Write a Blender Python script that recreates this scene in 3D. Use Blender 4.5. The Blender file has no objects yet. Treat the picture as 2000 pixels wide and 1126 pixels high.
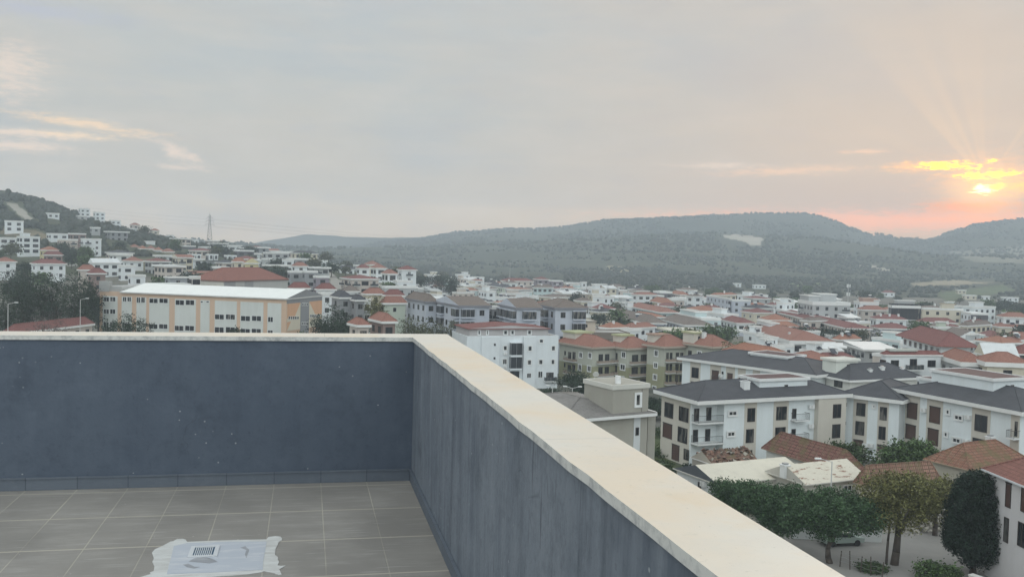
import bpy, math, random
import numpy as np
from mathutils import Vector
S = bpy.context.scene
COL = S.collection
random.seed(7)

# ------------------------------------------------------------ camera
HZ, HZC = .00040, (.355, .39, .42)       # haze density per metre and the colour it scatters
F, EYE = 1850.0, 28.5                 # focal length in pixels of the 2000 px photograph, eye height
_p, _t = math.atan(75.5/F), math.atan(.026)
_r0, _u0 = np.array([1., 0, 0]), np.array([0, math.sin(_p), math.cos(_p)])
FW = np.array([0, math.cos(_p), -math.sin(_p)])
RT = _r0*math.cos(_t) + _u0*math.sin(_t)
UP = _u0*math.cos(_t) - _r0*math.sin(_t)
CAM = np.array([0, 0, EYE])
cd = bpy.data.cameras.new('camera'); cam = bpy.data.objects.new('camera', cd); COL.objects.link(cam)
from mathutils import Matrix
M4 = Matrix(((RT[0], UP[0], -FW[0], 0), (RT[1], UP[1], -FW[1], 0), (RT[2], UP[2], -FW[2], EYE), (0, 0, 0, 1)))
cam.matrix_world = M4
cd.sensor_width = 36; cd.lens = 36*F/2000; cd.clip_start = .1; cd.clip_end = 30000
S.camera = cam

def ray(px, py): return FW + RT*(px-1000)/F - UP*(py-563)/F
def atY(px, py, Y):                    # the point seen at a pixel, at forward distance Y
    d = ray(px, py); return CAM + d*(Y/d[1])
def onZ(px, py, z):
    d = ray(px, py); return CAM + d*(z-EYE)/d[2]
def proj(P):
    v = np.asarray(P, float) - CAM; w = v@FW; return 1000+F*(v@RT)/w, 563-F*(v@UP)/w
def yh(px): return 461.5 + .026*px

# ------------------------------------------------------------ node helpers
class NT:
    def __init__(s, tree): s.t = tree
    def n(s, ty, **k):
        o = s.t.nodes.new(ty)
        for a, b in k.items(): setattr(o, a, b)
        return o
    def put(s, sock, v):
        if isinstance(v, bpy.types.NodeSocket): s.t.links.new(v, sock)
        elif v is not None:
            if hasattr(sock.default_value, '__len__') and hasattr(v, '__len__') and len(v) == 3 and len(sock.default_value) == 4: v = (*v, 1)
            sock.default_value = v
    def m(s, op, a, b=None, c=None, clamp=False):
        o = s.n('ShaderNodeMath', operation=op, use_clamp=clamp)
        for i, v in enumerate((a, b, c)):
            if v is not None: s.put(o.inputs[i], v)
        return o.outputs[0]
    def mix(s, f, a, b, mode='MIX'):
        o = s.n('ShaderNodeMix', data_type='RGBA', blend_type=mode)
        s.put(o.inputs[0], f); s.put(o.inputs[6], a); s.put(o.inputs[7], b); return o.outputs[2]
    def noise(s, vec, scale, detail=4, rough=.55, out='Fac'):
        o = s.n('ShaderNodeTexNoise'); s.put(o.inputs['Vector'], vec); s.put(o.inputs['Scale'], scale)
        s.put(o.inputs['Detail'], detail); s.put(o.inputs['Roughness'], rough); return o.outputs[out]
    def ramp(s, f, stops):
        o = s.n('ShaderNodeValToRGB'); r = o.color_ramp
        while len(r.elements) < len(stops): r.elements.new(.5)
        for e, (p, c) in zip(r.elements, stops):
            e.position = p; e.color = (*c, 1) if hasattr(c, '__len__') else (c, c, c, 1)
        s.put(o.inputs[0], f); return o.outputs[0]
    def map(s, vec, scale=(1, 1, 1), loc=(0, 0, 0), rot=(0, 0, 0)):
        o = s.n('ShaderNodeMapping'); s.put(o.inputs[0], vec); o.inputs[1].default_value = loc; o.inputs[2].default_value = rot; o.inputs[3].default_value = scale
        return o.outputs[0]

# ------------------------------------------------------------ sky: overcast dusk, sun low behind cloud gaps
SUN_PX = (1925, 367)
sd = ray(*SUN_PX); sd /= np.linalg.norm(sd)
SUN_AZ = math.atan2(sd[0], sd[1]); SUN_EL = math.asin(sd[2])
def azel(px, py):
    d = ray(px, py); d = d/np.linalg.norm(d)
    return math.atan2(d[0], d[1])*F, math.asin(d[2])*F
W = bpy.data.worlds.new('World'); S.world = W; W.use_nodes = True
g = NT(W.node_tree); W.node_tree.nodes.clear()
tc = g.n('ShaderNodeTexCoord').outputs['Generated']
sp = g.n('ShaderNodeSeparateXYZ'); g.put(sp.inputs[0], tc)
X, Y, Z = sp.outputs
U = g.m('MULTIPLY', g.m('ARCTAN2', X, Y), F)
V = g.m('MULTIPLY', g.m('ARCSINE', Z), F)
cb = g.n('ShaderNodeCombineXYZ'); g.put(cb.inputs[0], U); g.put(cb.inputs[1], V); UV = cb.outputs[0]
n1 = g.noise(g.map(UV, (1/520, 1/170, 1), (3.1, .4, 0)), 1.0, 5, .5)
n2 = g.noise(g.map(UV, (1/260, 1/45, 1), (1.7, 7.4, 0)), 1.0, 6, .55)
n3 = g.noise(g.map(UV, (1/150, 1/60, 1), (9, 2, 0)), 1.0, 6, .6)
nv = g.n('ShaderNodeTexNoise'); g.put(nv.inputs['Vector'], g.map(UV, (1/70, 1/22, 1), (5, 2, 0))); nv.inputs['Scale'].default_value = 1; nv.inputs['Detail'].default_value = 5
nvs = g.n('ShaderNodeSeparateColor'); g.put(nvs.inputs[0], nv.outputs['Color'])
base = g.ramp(g.m('DIVIDE', V, 560., clamp=True), [(0, (.60, .565, .53)), (.22, (.555, .55, .53)), (.5, (.53, .56, .56)), (1, (.53, .575, .60))])
# cool blue-grey thinner cloud and warm lit veils
base = g.mix(g.ramp(n1, [(.42, 0.), (.62, .55)]), base, (.60, .575, .535))
base = g.mix(g.ramp(n1, [(.30, .6), (.46, 0.)]), base, (.47, .525, .575))
base = g.mix(g.ramp(n2, [(.52, 0.), (.72, .35)]), base, (.66, .63, .585))
base = g.mix(g.ramp(n2, [(.30, .25), (.46, 0.)]), base, (.49, .50, .52))
base = g.mix(g.ramp(n3, [(.50, 0.), (.75, .35)]), base, (.64, .62, .60))
base = g.mix(g.ramp(n3, [(.28, .3), (.46, 0.)]), base, (.46, .50, .56))
base = g.mix(1., base, (.865, .86, .85), 'MULTIPLY')
su, sv = azel(*SUN_PX)
dU = g.m('SUBTRACT', U, su); dV = g.m('SUBTRACT', V, sv)
def ell(du, dv, a, b):
    return g.m('SQRT', g.m('ADD', g.m('POWER', g.m('ABSOLUTE', g.m('DIVIDE', du, a)), 2.), g.m('POWER', g.m('ABSOLUTE', g.m('DIVIDE', dv, b)), 2.)))
def fall(e, k=1.):                      # 1 at the centre fading out
    return g.m('EXPONENT', g.m('MULTIPLY', g.m('MULTIPLY', e, e), -k))
# broad warmth to the right, darker mauve bank round the sun
base = g.mix(g.m('MULTIPLY', fall(ell(dU, dV, 640., 420.)), .62), base, (.62, .475, .38))
base = g.mix(g.m('MULTIPLY', fall(ell(dU, g.m('ADD', dV, 60.), 420., 70.)), .45), base, (.60, .45, .40))
base = g.mix(g.m('MULTIPLY', fall(ell(g.m('ADD', dU, 170.), g.m('ADD', dV, 25.), 300., 42.)), .45), base, (.50, .43, .40))
# crepuscular rays
ang = g.m('ARCTAN2', g.m('SUBTRACT', dV, 10.), dU)
rn = g.noise(g.n('ShaderNodeCombineXYZ').outputs[0], 1.)
cb2 = g.n('ShaderNodeCombineXYZ'); g.put(cb2.inputs[0], g.m('MULTIPLY', ang, 3.2)); cb2.inputs[1].default_value = 2.35
rn = g.ramp(g.noise(cb2.outputs[0], 1., 2, .5), [(.48, 0.), (.66, 1.)])
upm = g.m('MULTIPLY', g.m('DIVIDE', dV, 40., clamp=True), fall(ell(dU, dV, 260., 230.)))
base = g.mix(g.m('MULTIPLY', g.m('MULTIPLY', rn, upm), .24), base, (.92, .66, .44))
# soft lit streaks: (px, py, half width, half height, colour, strength)
fz = g.noise(g.map(UV, (1/26, 1/7., 1), (2, 8, 0)), 1.0, 7, .68)
wx = g.m('MULTIPLY', g.m('SUBTRACT', nvs.outputs[0], .5), 1.)
wy = g.m('MULTIPLY', g.m('SUBTRACT', nvs.outputs[1], .5), 1.)
def streak(px, py, a, b, col, k, wu=60., wv=14., hard=False, tilt=0.):
    global base
    u, v = azel(px, py)
    du = g.m('ADD', g.m('SUBTRACT', U, u), g.m('MULTIPLY', wx, wu)); dv = g.m('ADD', g.m('SUBTRACT', V, v), g.m('MULTIPLY', wy, wv))
    if tilt: dv = g.m('ADD', dv, g.m('MULTIPLY', du, tilt))
    e = ell(du, dv, a, b); e = g.m('ADD', e, g.m('MULTIPLY', g.m('SUBTRACT', fz, .5), 6. if hard else 3.))
    fac = g.m('MULTIPLY', g.m('SUBTRACT', 1.3, e, clamp=True), 1.3, clamp=True) if hard else fall(g.m('MAXIMUM', e, 0.))
    base = g.mix(g.m('MULTIPLY', fac, k), base, col)
P1, P2 = (.86, .68, .50), (.80, .66, .56)
streak(15, 135, 50, 42, P2, .6, 90, 70)
streak(170, 243, 100, 7, (.80, .63, .47), .9, 90, 22, tilt=.10)
streak(40, 262, 90, 7, P2, .7, 90, 24)
streak(130, 264, 60, 5, P1, .7)
streak(30, 285, 70, 8, P2, .7)
streak(345, 298, 40, 8, P2, .7, 60, 30, tilt=.4)
streak(350, 325, 30, 4, P2, .5)
streak(80, 20, 110, 14, (.44, .47, .56), .6, 60, 20)
streak(1540, 333, 110, 7, (.86, .60, .44), .6, 80, 12, tilt=-.03)
streak(1400, 322, 70, 5, P2, .5)
streak(1690, 295, 30, 4, (.92, .62, .45), .6, 30, 8)
streak(1785, 326, 40, 8, (1., .60, .34), .8, 30, 10)
streak(1760, 430, 330, 16, (.88, .48, .38), .8, 60, 10)
streak(1900, 404, 60, 10, (1.05, .38, .2), 1., 40, 10)
streak(1900, 425, 80, 12, (1., .44, .30), .6, 40, 10)
streak(1935, 345, 80, 34, (.95, .56, .36), .55, 20, 10)
streak(1995, 362, 20, 10, (1.2, .7, .22), .8, 20, 10)
YL, WH = (2.0, 1.1, .22), (3.4, 2.6, 1.3)
streak(1843, 324, 44, 9, (1.05, .60, .30), .5, 30, 16)
streak(1940, 341, 55, 9, (1.1, .60, .28), .55, 30, 16)
streak(1930, 368, 36, 14, (1.15, .66, .28), .7, 20, 10)
streak(1843, 323, 34, 8, YL, 1., 40, 16, True)
streak(1900, 347, 20, 5, YL, 1., 24, 10, True)
streak(1948, 339, 40, 6, YL, 1., 30, 9, True)
streak(1912, 335, 6, 12, YL, 1., 6, 8, True)
streak(1936, 315, 9, 3, YL, .9, 8, 4, True)
streak(1922, 368, 14, 7, WH, 1., 5, 4, True)
streak(1948, 364, 14, 4, YL, 1., 16, 8, True)
base = g.mix(g.m('MULTIPLY', fall(ell(dU, dV, 55., 38.)), .45), base, (1.5, .9, .42))
# added cool brightness in the unseen sky behind and overhead, to light camera-facing walls
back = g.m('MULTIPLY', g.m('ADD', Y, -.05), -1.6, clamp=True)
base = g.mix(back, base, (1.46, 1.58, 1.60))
zen = g.m('MULTIPLY', g.m('SUBTRACT', Z, .35), 2., clamp=True)
base = g.mix(g.m('MULTIPLY', zen, .6), base, (1.20, 1.28, 1.30))
# the low sky is seen through the valley haze: give it the strength it needs to show its colour through it
tr = g.m('EXPONENT', g.m('MULTIPLY', g.m('MINIMUM', g.m('DIVIDE', 150.*F, g.m('MAXIMUM', V, 10.)), 3650.), -HZ))
vs = g.n('ShaderNodeVectorMath', operation='SUBTRACT'); g.put(vs.inputs[0], base); vs.inputs[1].default_value = HZC
vd = g.n('ShaderNodeVectorMath', operation='SCALE'); g.put(vd.inputs[0], vs.outputs[0]); g.put(vd.inputs['Scale'], g.m('DIVIDE', 1., tr))
va = g.n('ShaderNodeVectorMath', operation='ADD'); g.put(va.inputs[0], vd.outputs[0]); va.inputs[1].default_value = HZC
vm_ = g.n('ShaderNodeVectorMath', operation='MAXIMUM'); g.put(vm_.inputs[0], va.outputs[0]); vm_.inputs[1].default_value = (.02, .02, .02)
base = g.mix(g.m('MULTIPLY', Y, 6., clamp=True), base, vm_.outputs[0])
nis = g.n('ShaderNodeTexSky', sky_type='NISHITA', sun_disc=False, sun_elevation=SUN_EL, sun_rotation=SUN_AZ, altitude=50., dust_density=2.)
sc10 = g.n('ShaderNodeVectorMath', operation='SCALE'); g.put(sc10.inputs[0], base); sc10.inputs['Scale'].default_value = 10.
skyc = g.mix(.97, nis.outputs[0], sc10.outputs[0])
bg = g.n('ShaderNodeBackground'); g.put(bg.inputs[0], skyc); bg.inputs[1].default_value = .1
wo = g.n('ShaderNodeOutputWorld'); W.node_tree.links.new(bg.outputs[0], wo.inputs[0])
# soft sun behind the clouds
sl = bpy.data.lights.new('sun', 'SUN'); so = bpy.data.objects.new('sun', sl); COL.objects.link(so)
sl.energy = .5; sl.angle = math.radians(14); sl.color = (1., .80, .62)
so.rotation_euler = Vector((sd[0], sd[1], sd[2]+.12)).to_track_quat('Z', 'Y').to_euler()
S.view_settings.view_transform = 'Standard'; S.view_settings.look = 'None'; S.view_settings.exposure = 0.2; S.view_settings.gamma = 1
S.cycles.max_bounces = 5; S.cycles.diffuse_bounces = 3; S.cycles.volume_bounces = 1

# ------------------------------------------------------------ materials
MATS = {}
def newmat(name):
    m = bpy.data.materials.new(name); m.use_nodes = True; t = NT(m.node_tree)
    b = m.node_tree.nodes['Principled BSDF']; return m, t, b
def bump(t, b, h, dist=.02, st=.5):
    o = t.n('ShaderNodeBump'); o.inputs['Strength'].default_value = st; o.inputs['Distance'].default_value = dist
    t.put(o.inputs['Height'], h); t.put(b.inputs['Normal'], o.outputs[0])
def hexc(c): return tuple(c)
def wallm(c, dirt=.10):                # rendered and painted wall, lightly streaked
    k = ('w', c, dirt)
    if k in MATS: return MATS[k]
    m, t, b = newmat('painted_wall'); x = t.n('ShaderNodeTexCoord')
    ob, uv = x.outputs['Object'], x.outputs['UV']
    a = t.noise(ob, .25, 4); s = t.noise(t.map(uv, (1.1, .12, 1)), 1., 5, .65); fi = t.noise(ob, 3., 3)
    f = t.m('ADD', t.m('MULTIPLY', a, .5), t.m('ADD', t.m('MULTIPLY', s, .6), t.m('MULTIPLY', fi, .2)))
    col = t.mix(t.ramp(f, [(.45, dirt*2.2), (.80, 0.)]), c, (c[0]*.55, c[1]*.53, c[2]*.48))
    t.put(b.inputs['Base Color'], col); b.inputs['Roughness'].default_value = .85; b.inputs['Specular IOR Level'].default_value = .25
    MATS[k] = m; return m
def plain(c, rough=.6, metal=0., name='paint', var=.1):
    k = ('p', c, rough, metal)
    if k in MATS: return MATS[k]
    m, t, b = newmat(name); x = t.n('ShaderNodeTexCoord').outputs['Object']
    t.put(b.inputs['Base Color'], t.mix(t.ramp(t.noise(x, 1.4, 5), [(.3, var*3), (.7, 0.)]), c, tuple(q*.6 for q in c)))
    b.inputs['Roughness'].default_value = rough; b.inputs['Metallic'].default_value = metal
    MATS[k] = m; return m
def tilem(c, old=0.):                  # clay tiles in courses up the slope
    k = ('t', c, old)
    if k in MATS: return MATS[k]
    g_ = sum(c)/3; c = tuple((q*.78+g_*.22)*1.10 for q in c)
    m, t, b = newmat('roof_tiles'); x = t.n('ShaderNodeTexCoord'); uv = x.outputs['UV']; ob = x.outputs['Object']
    br = t.n('ShaderNodeTexBrick', offset=0.); t.put(br.inputs['Vector'], uv); br.inputs['Scale'].default_value = 1
    br.inputs['Brick Width'].default_value = .26 if not old else .9; br.inputs['Row Height'].default_value = .42; br.inputs['Mortar Size'].default_value = .03+.03*bool(old)
    t.put(br.inputs['Color1'], c); t.put(br.inputs['Color2'], tuple(q*.78 for q in c)); t.put(br.inputs['Mortar'], tuple(q*(.42 if not old else .3) for q in c))
    a = t.noise(ob, .35, 5, .7); f = t.noise(ob, 2.5, 4, .6)
    col = t.mix(t.ramp(a, [(.35, .45+old*.3), (.65, 0.)]), br.outputs[0], tuple(q*.6 for q in c))
    col = t.mix(t.ramp(f, [(.5, 0.), (.75, .35+old*.5)]), col, (.22, .17, .12) if old else tuple(min(1, q*1.25) for q in c))
    if old: col = t.mix(t.ramp(t.noise(ob, .6, 4, .6), [(.5, 0.), (.66, .75*old)]), col, (.13, .12, .055))
    t.put(b.inputs['Base Color'], col); b.inputs['Roughness'].default_value = .8; b.inputs['Specular IOR Level'].default_value = .2
    w = t.n('ShaderNodeTexWave', wave_type='BANDS', bands_direction='X'); t.put(w.inputs['Vector'], uv); w.inputs['Scale'].default_value = 1.2
    bump(t, b, w.outputs['Fac'], .05, .6); MATS[k] = m; return m
def shingle(c):
    k = ('s', c)
    if k in MATS: return MATS[k]
    m, t, b = newmat('roof_shingles'); x = t.n('ShaderNodeTexCoord'); uv = x.outputs['UV']; ob = x.outputs['Object']
    br = t.n('ShaderNodeTexBrick'); t.put(br.inputs['Vector'], uv); br.inputs['Scale'].default_value = 1
    br.inputs['Brick Width'].default_value = 1.1; br.inputs['Row Height'].default_value = .34; br.inputs['Mortar Size'].default_value = .035
    t.put(br.inputs['Color1'], c); t.put(br.inputs['Color2'], tuple(q*.8 for q in c)); t.put(br.inputs['Mortar'], tuple(q*.5 for q in c))
    col = t.mix(t.ramp(t.noise(ob, .4, 5, .6), [(.35, .4), (.7, 0.)]), br.outputs[0], tuple(q*1.5 for q in c))
    t.put(b.inputs['Base Color'], col); b.inputs['Roughness'].default_value = .8; MATS[k] = m; return m
def sheet(c, st=.15):                  # trapezoid metal or cement sheet
    k = ('sh', c)
    if k in MATS: return MATS[k]
    m, t, b = newmat('roof_sheet'); x = t.n('ShaderNodeTexCoord'); uv = x.outputs['UV']; ob = x.outputs['Object']
    w = t.n('ShaderNodeTexWave', wave_type='BANDS', bands_direction='X'); t.put(w.inputs['Vector'], uv); w.inputs['Scale'].default_value = .9
    col = t.mix(t.m('MULTIPLY', w.outputs['Fac'], .05), c, tuple(q*.5 for q in c))
    col = t.mix(t.ramp(t.noise(ob, .5, 5, .7), [(.45, 0.), (.8, st*3)]), col, tuple(q*.55 for q in c))
    t.put(b.inputs['Base Color'], col); b.inputs['Roughness'].default_value = .55; MATS[k] = m; return m
def glassm(dark=(.02, .024, .028)):
    k = ('g', dark)
    if k in MATS: return MATS[k]
    m, t, b = newmat('window_glass'); oi = t.n('ShaderNodeObjectInfo').outputs['Random']; uv = t.n('ShaderNodeTexCoord').outputs['UV']
    cm = t.n('ShaderNodeCombineXYZ'); t.put(cm.inputs[0], t.m('MULTIPLY', oi, 37.))
    vm = t.n('ShaderNodeVectorMath', operation='ADD'); t.put(vm.inputs[0], uv); t.put(vm.inputs[1], cm.outputs[0])
    cur = t.ramp(t.noise(t.map(vm.outputs[0], (1.3, .25, 1)), 1., 2), [(.50, 0.), (.56, 1.)])
    col = t.mix(t.m('MULTIPLY', cur, t.ramp(oi, [(.3, .0), (.9, .75)])), dark, (.20, .19, .17))
    t.put(b.inputs['Base Color'], col); b.inputs['Roughness'].default_value = .12; MATS[k] = m; return m
WHITE = (.78, .79, .78); GLASS = glassm(); FRAMEW = plain((.78, .79, .78), .5, name='frame_white'); FRAMED = plain((.05, .04, .035), .5, name='frame_dark')
SHUT = plain((.085, .045, .035), .6, name='shutter'); RAIL = plain((.045, .045, .05), .45, .4, name='railing'); CONC = wallm((.36, .35, .33))
METAL = plain((.45, .46, .47), .4, .7, name='metal'); LIGHTG = plain((.62, .62, .60), .5, name='light_grey')

# ------------------------------------------------------------ mesh helpers
class MB:
    def __init__(s): s.v = []; s.f = []; s.m = []
    def poly(s, pts, m=0):
        n = len(s.v); s.v += [tuple(map(float, p)) for p in pts]; s.f.append(tuple(range(n, n+len(pts)))); s.m.append(m); return s
    def box(s, x0, x1, y0, y1, z0, z1, m=0, top=None):
        n = len(s.v)
        s.v += [(x0, y0, z0), (x1, y0, z0), (x1, y1, z0), (x0, y1, z0), (x0, y0, z1), (x1, y0, z1), (x1, y1, z1), (x0, y1, z1)]
        for q in ((0, 3, 2, 1), (4, 5, 6, 7), (0, 1, 5, 4), (1, 2, 6, 5), (2, 3, 7, 6), (3, 0, 4, 7)): s.f.append(tuple(n+i for i in q)); s.m.append(m)
        if top is not None: s.m[-5] = top
        return s
    def tube(s, p0, p1, r0, r1=None, n=6, m=0, cap=True):
        r1 = r0 if r1 is None else r1; a = Vector(p0); b = Vector(p1); d = (b-a).normalized()
        q = d.orthogonal().normalized(); w = d.cross(q); k = len(s.v)
        for c, r in ((a, r0), (b, r1)):
            for i in range(n):
                t = 2*math.pi*i/n; s.v.append(tuple(c + (q*math.cos(t)+w*math.sin(t))*r))
        for i in range(n): j = (i+1) % n; s.f.append((k+i, k+j, k+n+j, k+n+i)); s.m.append(m)
        if cap: s.f.append(tuple(k+n-1-i for i in range(n))); s.m.append(m); s.f.append(tuple(k+n+i for i in range(n))); s.m.append(m)
        return s
    def path(s, pts, radii, n=6, m=0):
        for i in range(len(pts)-1): s.tube(pts[i], pts[i+1], radii[i], radii[i+1], n, m)
        return s
    def mesh(s, name, mats, smooth=False):
        me = bpy.data.meshes.new(name); me.from_pydata(s.v, [], s.f)
        for q in (mats if isinstance(mats, (list, tuple)) else [mats]): me.materials.append(q)
        me.polygons.foreach_set('material_index', s.m)
        if smooth: me.polygons.foreach_set('use_smooth', [True]*len(s.f))
        uv = me.uv_layers.new(name='UVMap'); dat = np.zeros((len(me.loops), 2)); V_ = np.array(s.v)
        for p in me.polygons:
            n = np.array(p.normal); u = np.array([-n[1], n[0], 0.]); l = np.linalg.norm(u)
            u = np.array([1., 0, 0]) if l < 1e-3 else u/l
            v = np.cross(n, u)
            for li in p.loop_indices: q = V_[me.loops[li].vertex_index]; dat[li] = (q@u, q@v)
        uv.data.foreach_set('uv', dat.ravel()); me.update(); return me
    def build(s, name, mats, parent=None, loc=(0, 0, 0), rot=(0, 0, 0), smooth=False):
        o = bpy.data.objects.new(name, s.mesh(name, mats, smooth)); COL.objects.link(o); o.parent = parent; o.location = loc; o.rotation_euler = rot; return o
LABELS = {}
def tag(o, label=None, cat=None, group=None, kind=None):
    if label: o['label'] = label; LABELS.setdefault(label, []).append(o)
    if cat: o['category'] = cat
    if group: o['group'] = group
    if kind: o['kind'] = kind
    return o
def empty(name, loc, rz=0., label=None, cat=None, group=None):
    o = bpy.data.objects.new(name, None); COL.objects.link(o); o.location = loc; o.rotation_euler = (0, 0, rz); o.empty_display_size = 1
    return tag(o, label, cat, group)
def inst(me, name, parent, loc, rz=0.):
    o = bpy.data.objects.new(name, me); COL.objects.link(o); o.parent = parent; o.location = loc; o.rotation_euler = (0, 0, rz); return o
def npmesh(name, v, f, mats, mi=None, smooth=False):
    me = bpy.data.meshes.new(name); nv, nf, k = len(v), len(f), f.shape[1]
    me.vertices.add(nv); me.vertices.foreach_set('co', np.asarray(v, np.float32).ravel())
    me.loops.add(nf*k); me.loops.foreach_set('vertex_index', np.asarray(f, np.int32).ravel())
    me.polygons.add(nf); me.polygons.foreach_set('loop_start', np.arange(nf, dtype=np.int32)*k)
    for m in mats: me.materials.append(m)
    if mi is not None: me.polygons.foreach_set('material_index', np.asarray(mi, np.int32))
    if smooth: me.polygons.foreach_set('use_smooth', np.ones(nf, bool))
    me.update(calc_edges=True); return me

# ------------------------------------------------------------ terrain
SK_L = ([-900, 0, 30, 60, 100, 150, 200, 250, 300, 340, 380, 440], [330, 365, 372, 382, 395, 414, 432, 446, 459, 469, 477, 481])
SK_M = ([440, 500, 600, 650, 700, 740, 820, 850, 880, 940, 1000, 1060, 1100, 1150, 1200, 1280, 1350, 1450, 1520, 1560, 1590, 1620, 1660, 1700, 1750, 1800, 1820, 1860, 1900, 1950, 2000, 2300, 2800],
        [500, 495, 489, 484, 477, 468, 460, 455, 449, 446, 443, 443, 441, 434, 428, 425, 423, 419, 416, 414, 418, 427, 445, 460, 466, 467, 463, 446, 434, 427, 422, 400, 420])
SK_F = ([300, 440, 470, 520, 560, 600, 650, 700, 740, 800, 900], [482, 480, 478, 470, 466, 462, 461, 462, 463, 468, 480])
def crest(sk, D, px, drop=0.): return EYE + (yh(px)-np.interp(px, *sk))/F*D - drop
PXS = np.arange(-1200, 3300, 10.)
def row(xs, hs): return np.interp(PXS, xs, hs)
_c85 = np.where(PXS < 440, crest(SK_L, 850, PXS, 3.), np.interp(PXS, [440, 500, 600, 700, 850, 900], [24, 19, 11, 2, 0, -3]))
_c26 = crest(SK_M, 2600, PXS, 5.); _c26 = np.where(PXS < 440, np.interp(PXS, [-1200, 440], [30, _c26[164]]), _c26)
_c38 = crest(SK_F, 3200, PXS, 5.); _c38 = np.where((PXS < 300) | (PXS > 900), 20, _c38)
ROWS = [(0, row([0], [0])), (60, row([0], [0])), (170, row([800, 900], [0, -.5])), (215, row([0, 700, 900], [0, 0, -3])), (300, row([0, 300, 700, 900], [3, 1, -1, -3])),
        (400, row([0, 300, 500, 700, 760, 810, 900], [10, 9, 8, 9, 8, 1, -3])), (450, row([0, 200, 400, 500, 600, 700, 760, 810, 900], [14, 14, 13, 12, 12, 12, 11, 4, -3])),
        (550, row([0, 300, 400, 500, 600, 700, 770, 850, 950], [17, 20, 18, 15, 15, 13, 12, 0, -3])), (620, row([0, 100, 200, 300, 400, 500, 600, 700, 780, 900], [33, 32, 28, 25, 21, 18, 16, 11, 6, -3])),
        (700, row([-800, 0, 100, 200, 300, 400, 500, 600, 700, 900], [60, 45, 43, 37, 29, 23, 18, 12, 2, -3])), (850, _c85),
        (1200, row([0, 200, 400, 500, 600, 800, 1000, 1500, 2000], [50, 35, 15, 8, 2, 0, 0, 1, 3])),
        (1800, row([0, 400, 600, 800, 1000, 1300, 1600, 1850, 2000], [30, 10, 6, 12, 35, 45, 48, 30, 38])),
        (2600, _c26), (2850, _c26*.8), (3200, _c38), (3550, row([0], [15]))]
RD = np.array([r[0] for r in ROWS]); RH = np.array([r[1] for r in ROWS])
def vnoise(x, y, seed=0):
    rs = np.random.RandomState(seed); T = rs.rand(256, 256)
    xi = np.floor(x).astype(int); yi = np.floor(y).astype(int); fx = x-xi; fy = y-yi
    fx = fx*fx*(3-2*fx); fy = fy*fy*(3-2*fy); a = lambda i, j: T[(xi+i) % 256, (yi+j) % 256]
    return (a(0, 0)*(1-fx)+a(1, 0)*fx)*(1-fy)+(a(0, 1)*(1-fx)+a(1, 1)*fx)*fy
def terr(x, y):
    x = np.atleast_1d(np.asarray(x, float)); y = np.atleast_1d(np.asarray(y, float))
    az = np.arctan2(x, y); az = np.where(np.abs(az) > 2.2, np.sign(az)*2.2, az); azc = np.clip(az, -.85, .85)
    D = np.hypot(x, y)*np.cos(azc); px = 1000+F*np.tan(azc)
    i = np.clip((px-PXS[0])/10., 0, len(PXS)-1.001); i0 = i.astype(int); fi = i-i0
    j = np.clip(np.searchsorted(RD, D, 'right')-1, 0, len(RD)-2); fj = np.clip((D-RD[j])/(RD[j+1]-RD[j]), 0, 1); fj = fj*fj*(3-2*fj)*.6+fj*.4
    h = (RH[j, i0]*(1-fi)+RH[j, i0+1]*fi)*(1-fj)+(RH[j+1, i0]*(1-fi)+RH[j+1, i0+1]*fi)*fj
    k = np.clip((D-900)/900, 0, 1)*np.clip(np.minimum(1., np.abs(D-2600)/500+.25), 0, 1)
    n = (vnoise(x/260, y/260, 1)-.5)*26+(1-np.abs(vnoise(x/420, y/420, 2)*2-1)-.5)*34+(vnoise(x/90, y/90, 3)-.5)*9
    k2 = np.clip((h-5)/20, 0, 1)*np.clip((D-450)/200, 0, 1)
    return h+n*k*.8+((vnoise(x/40, y/40, 4)-.5)*3)*k2
def gz(x, y): return float(terr(x, y)[0])
_az = np.concatenate([np.arange(-180, -40, 4.), np.arange(-40, 40, .075), np.arange(40, 180.1, 4.)])*math.pi/180
_rr = np.concatenate([[1.], np.geomspace(14, 300, 40), np.geomspace(306, 3600, 230)])
AA, RR = np.meshgrid(_az, _rr); tx, ty = RR*np.sin(AA), RR*np.cos(AA)
tz = terr(tx.ravel(), ty.ravel()).reshape(tx.shape)
tv = np.stack([tx, ty, tz], -1).reshape(-1, 3); nA, nR = len(_az), len(_rr)
q = np.arange(nR-1)[:, None]*nA+np.arange(nA-1)[None, :]
tf = np.stack([q, q+nA, q+nA+1, q+1], -1).reshape(-1, 4)[:, ::-1]
def inpoly(x, y, P):
    c = np.zeros(x.shape, bool); n = len(P)
    for i in range(n):
        (x0, y0), (x1, y1) = P[i], P[(i+1) % n]
        if y0 == y1: continue
        c ^= ((y0 > y) != (y1 > y)) & (x < (x1-x0)*(y-y0)/(y1-y0)+x0)
    return c
vc = np.zeros((len(tv), 4)); vc[:, :3] = (.075, .085, .05); vc[:, 3] = 1
Dv = np.maximum(tv[:, 1], 1); azv = np.abs(np.arctan2(tv[:, 0], tv[:, 1])); infront = azv < .7
rel = tv-CAM; w_ = np.where(infront, rel@FW, 1.); ppx = 1000+F*(rel@RT)/w_; ppy = 563-F*(rel@UP)/w_
nn = vnoise(tv[:, 0]/35, tv[:, 1]/35, 9)
town = infront & (Dv < 800) & (tv[:, 2] < 12)
vc[town, :3] = np.array([.165, .16, .14])+np.outer(nn[town]-.5, [.10, .085, .06])
hill = infront & (Dv > 800); vc[hill, :3] = np.array([.046, .056, .036])+np.outer((nn*vnoise(tv[:, 0]/120, tv[:, 1]/120, 5))[hill], [.045, .045, .022])
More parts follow.
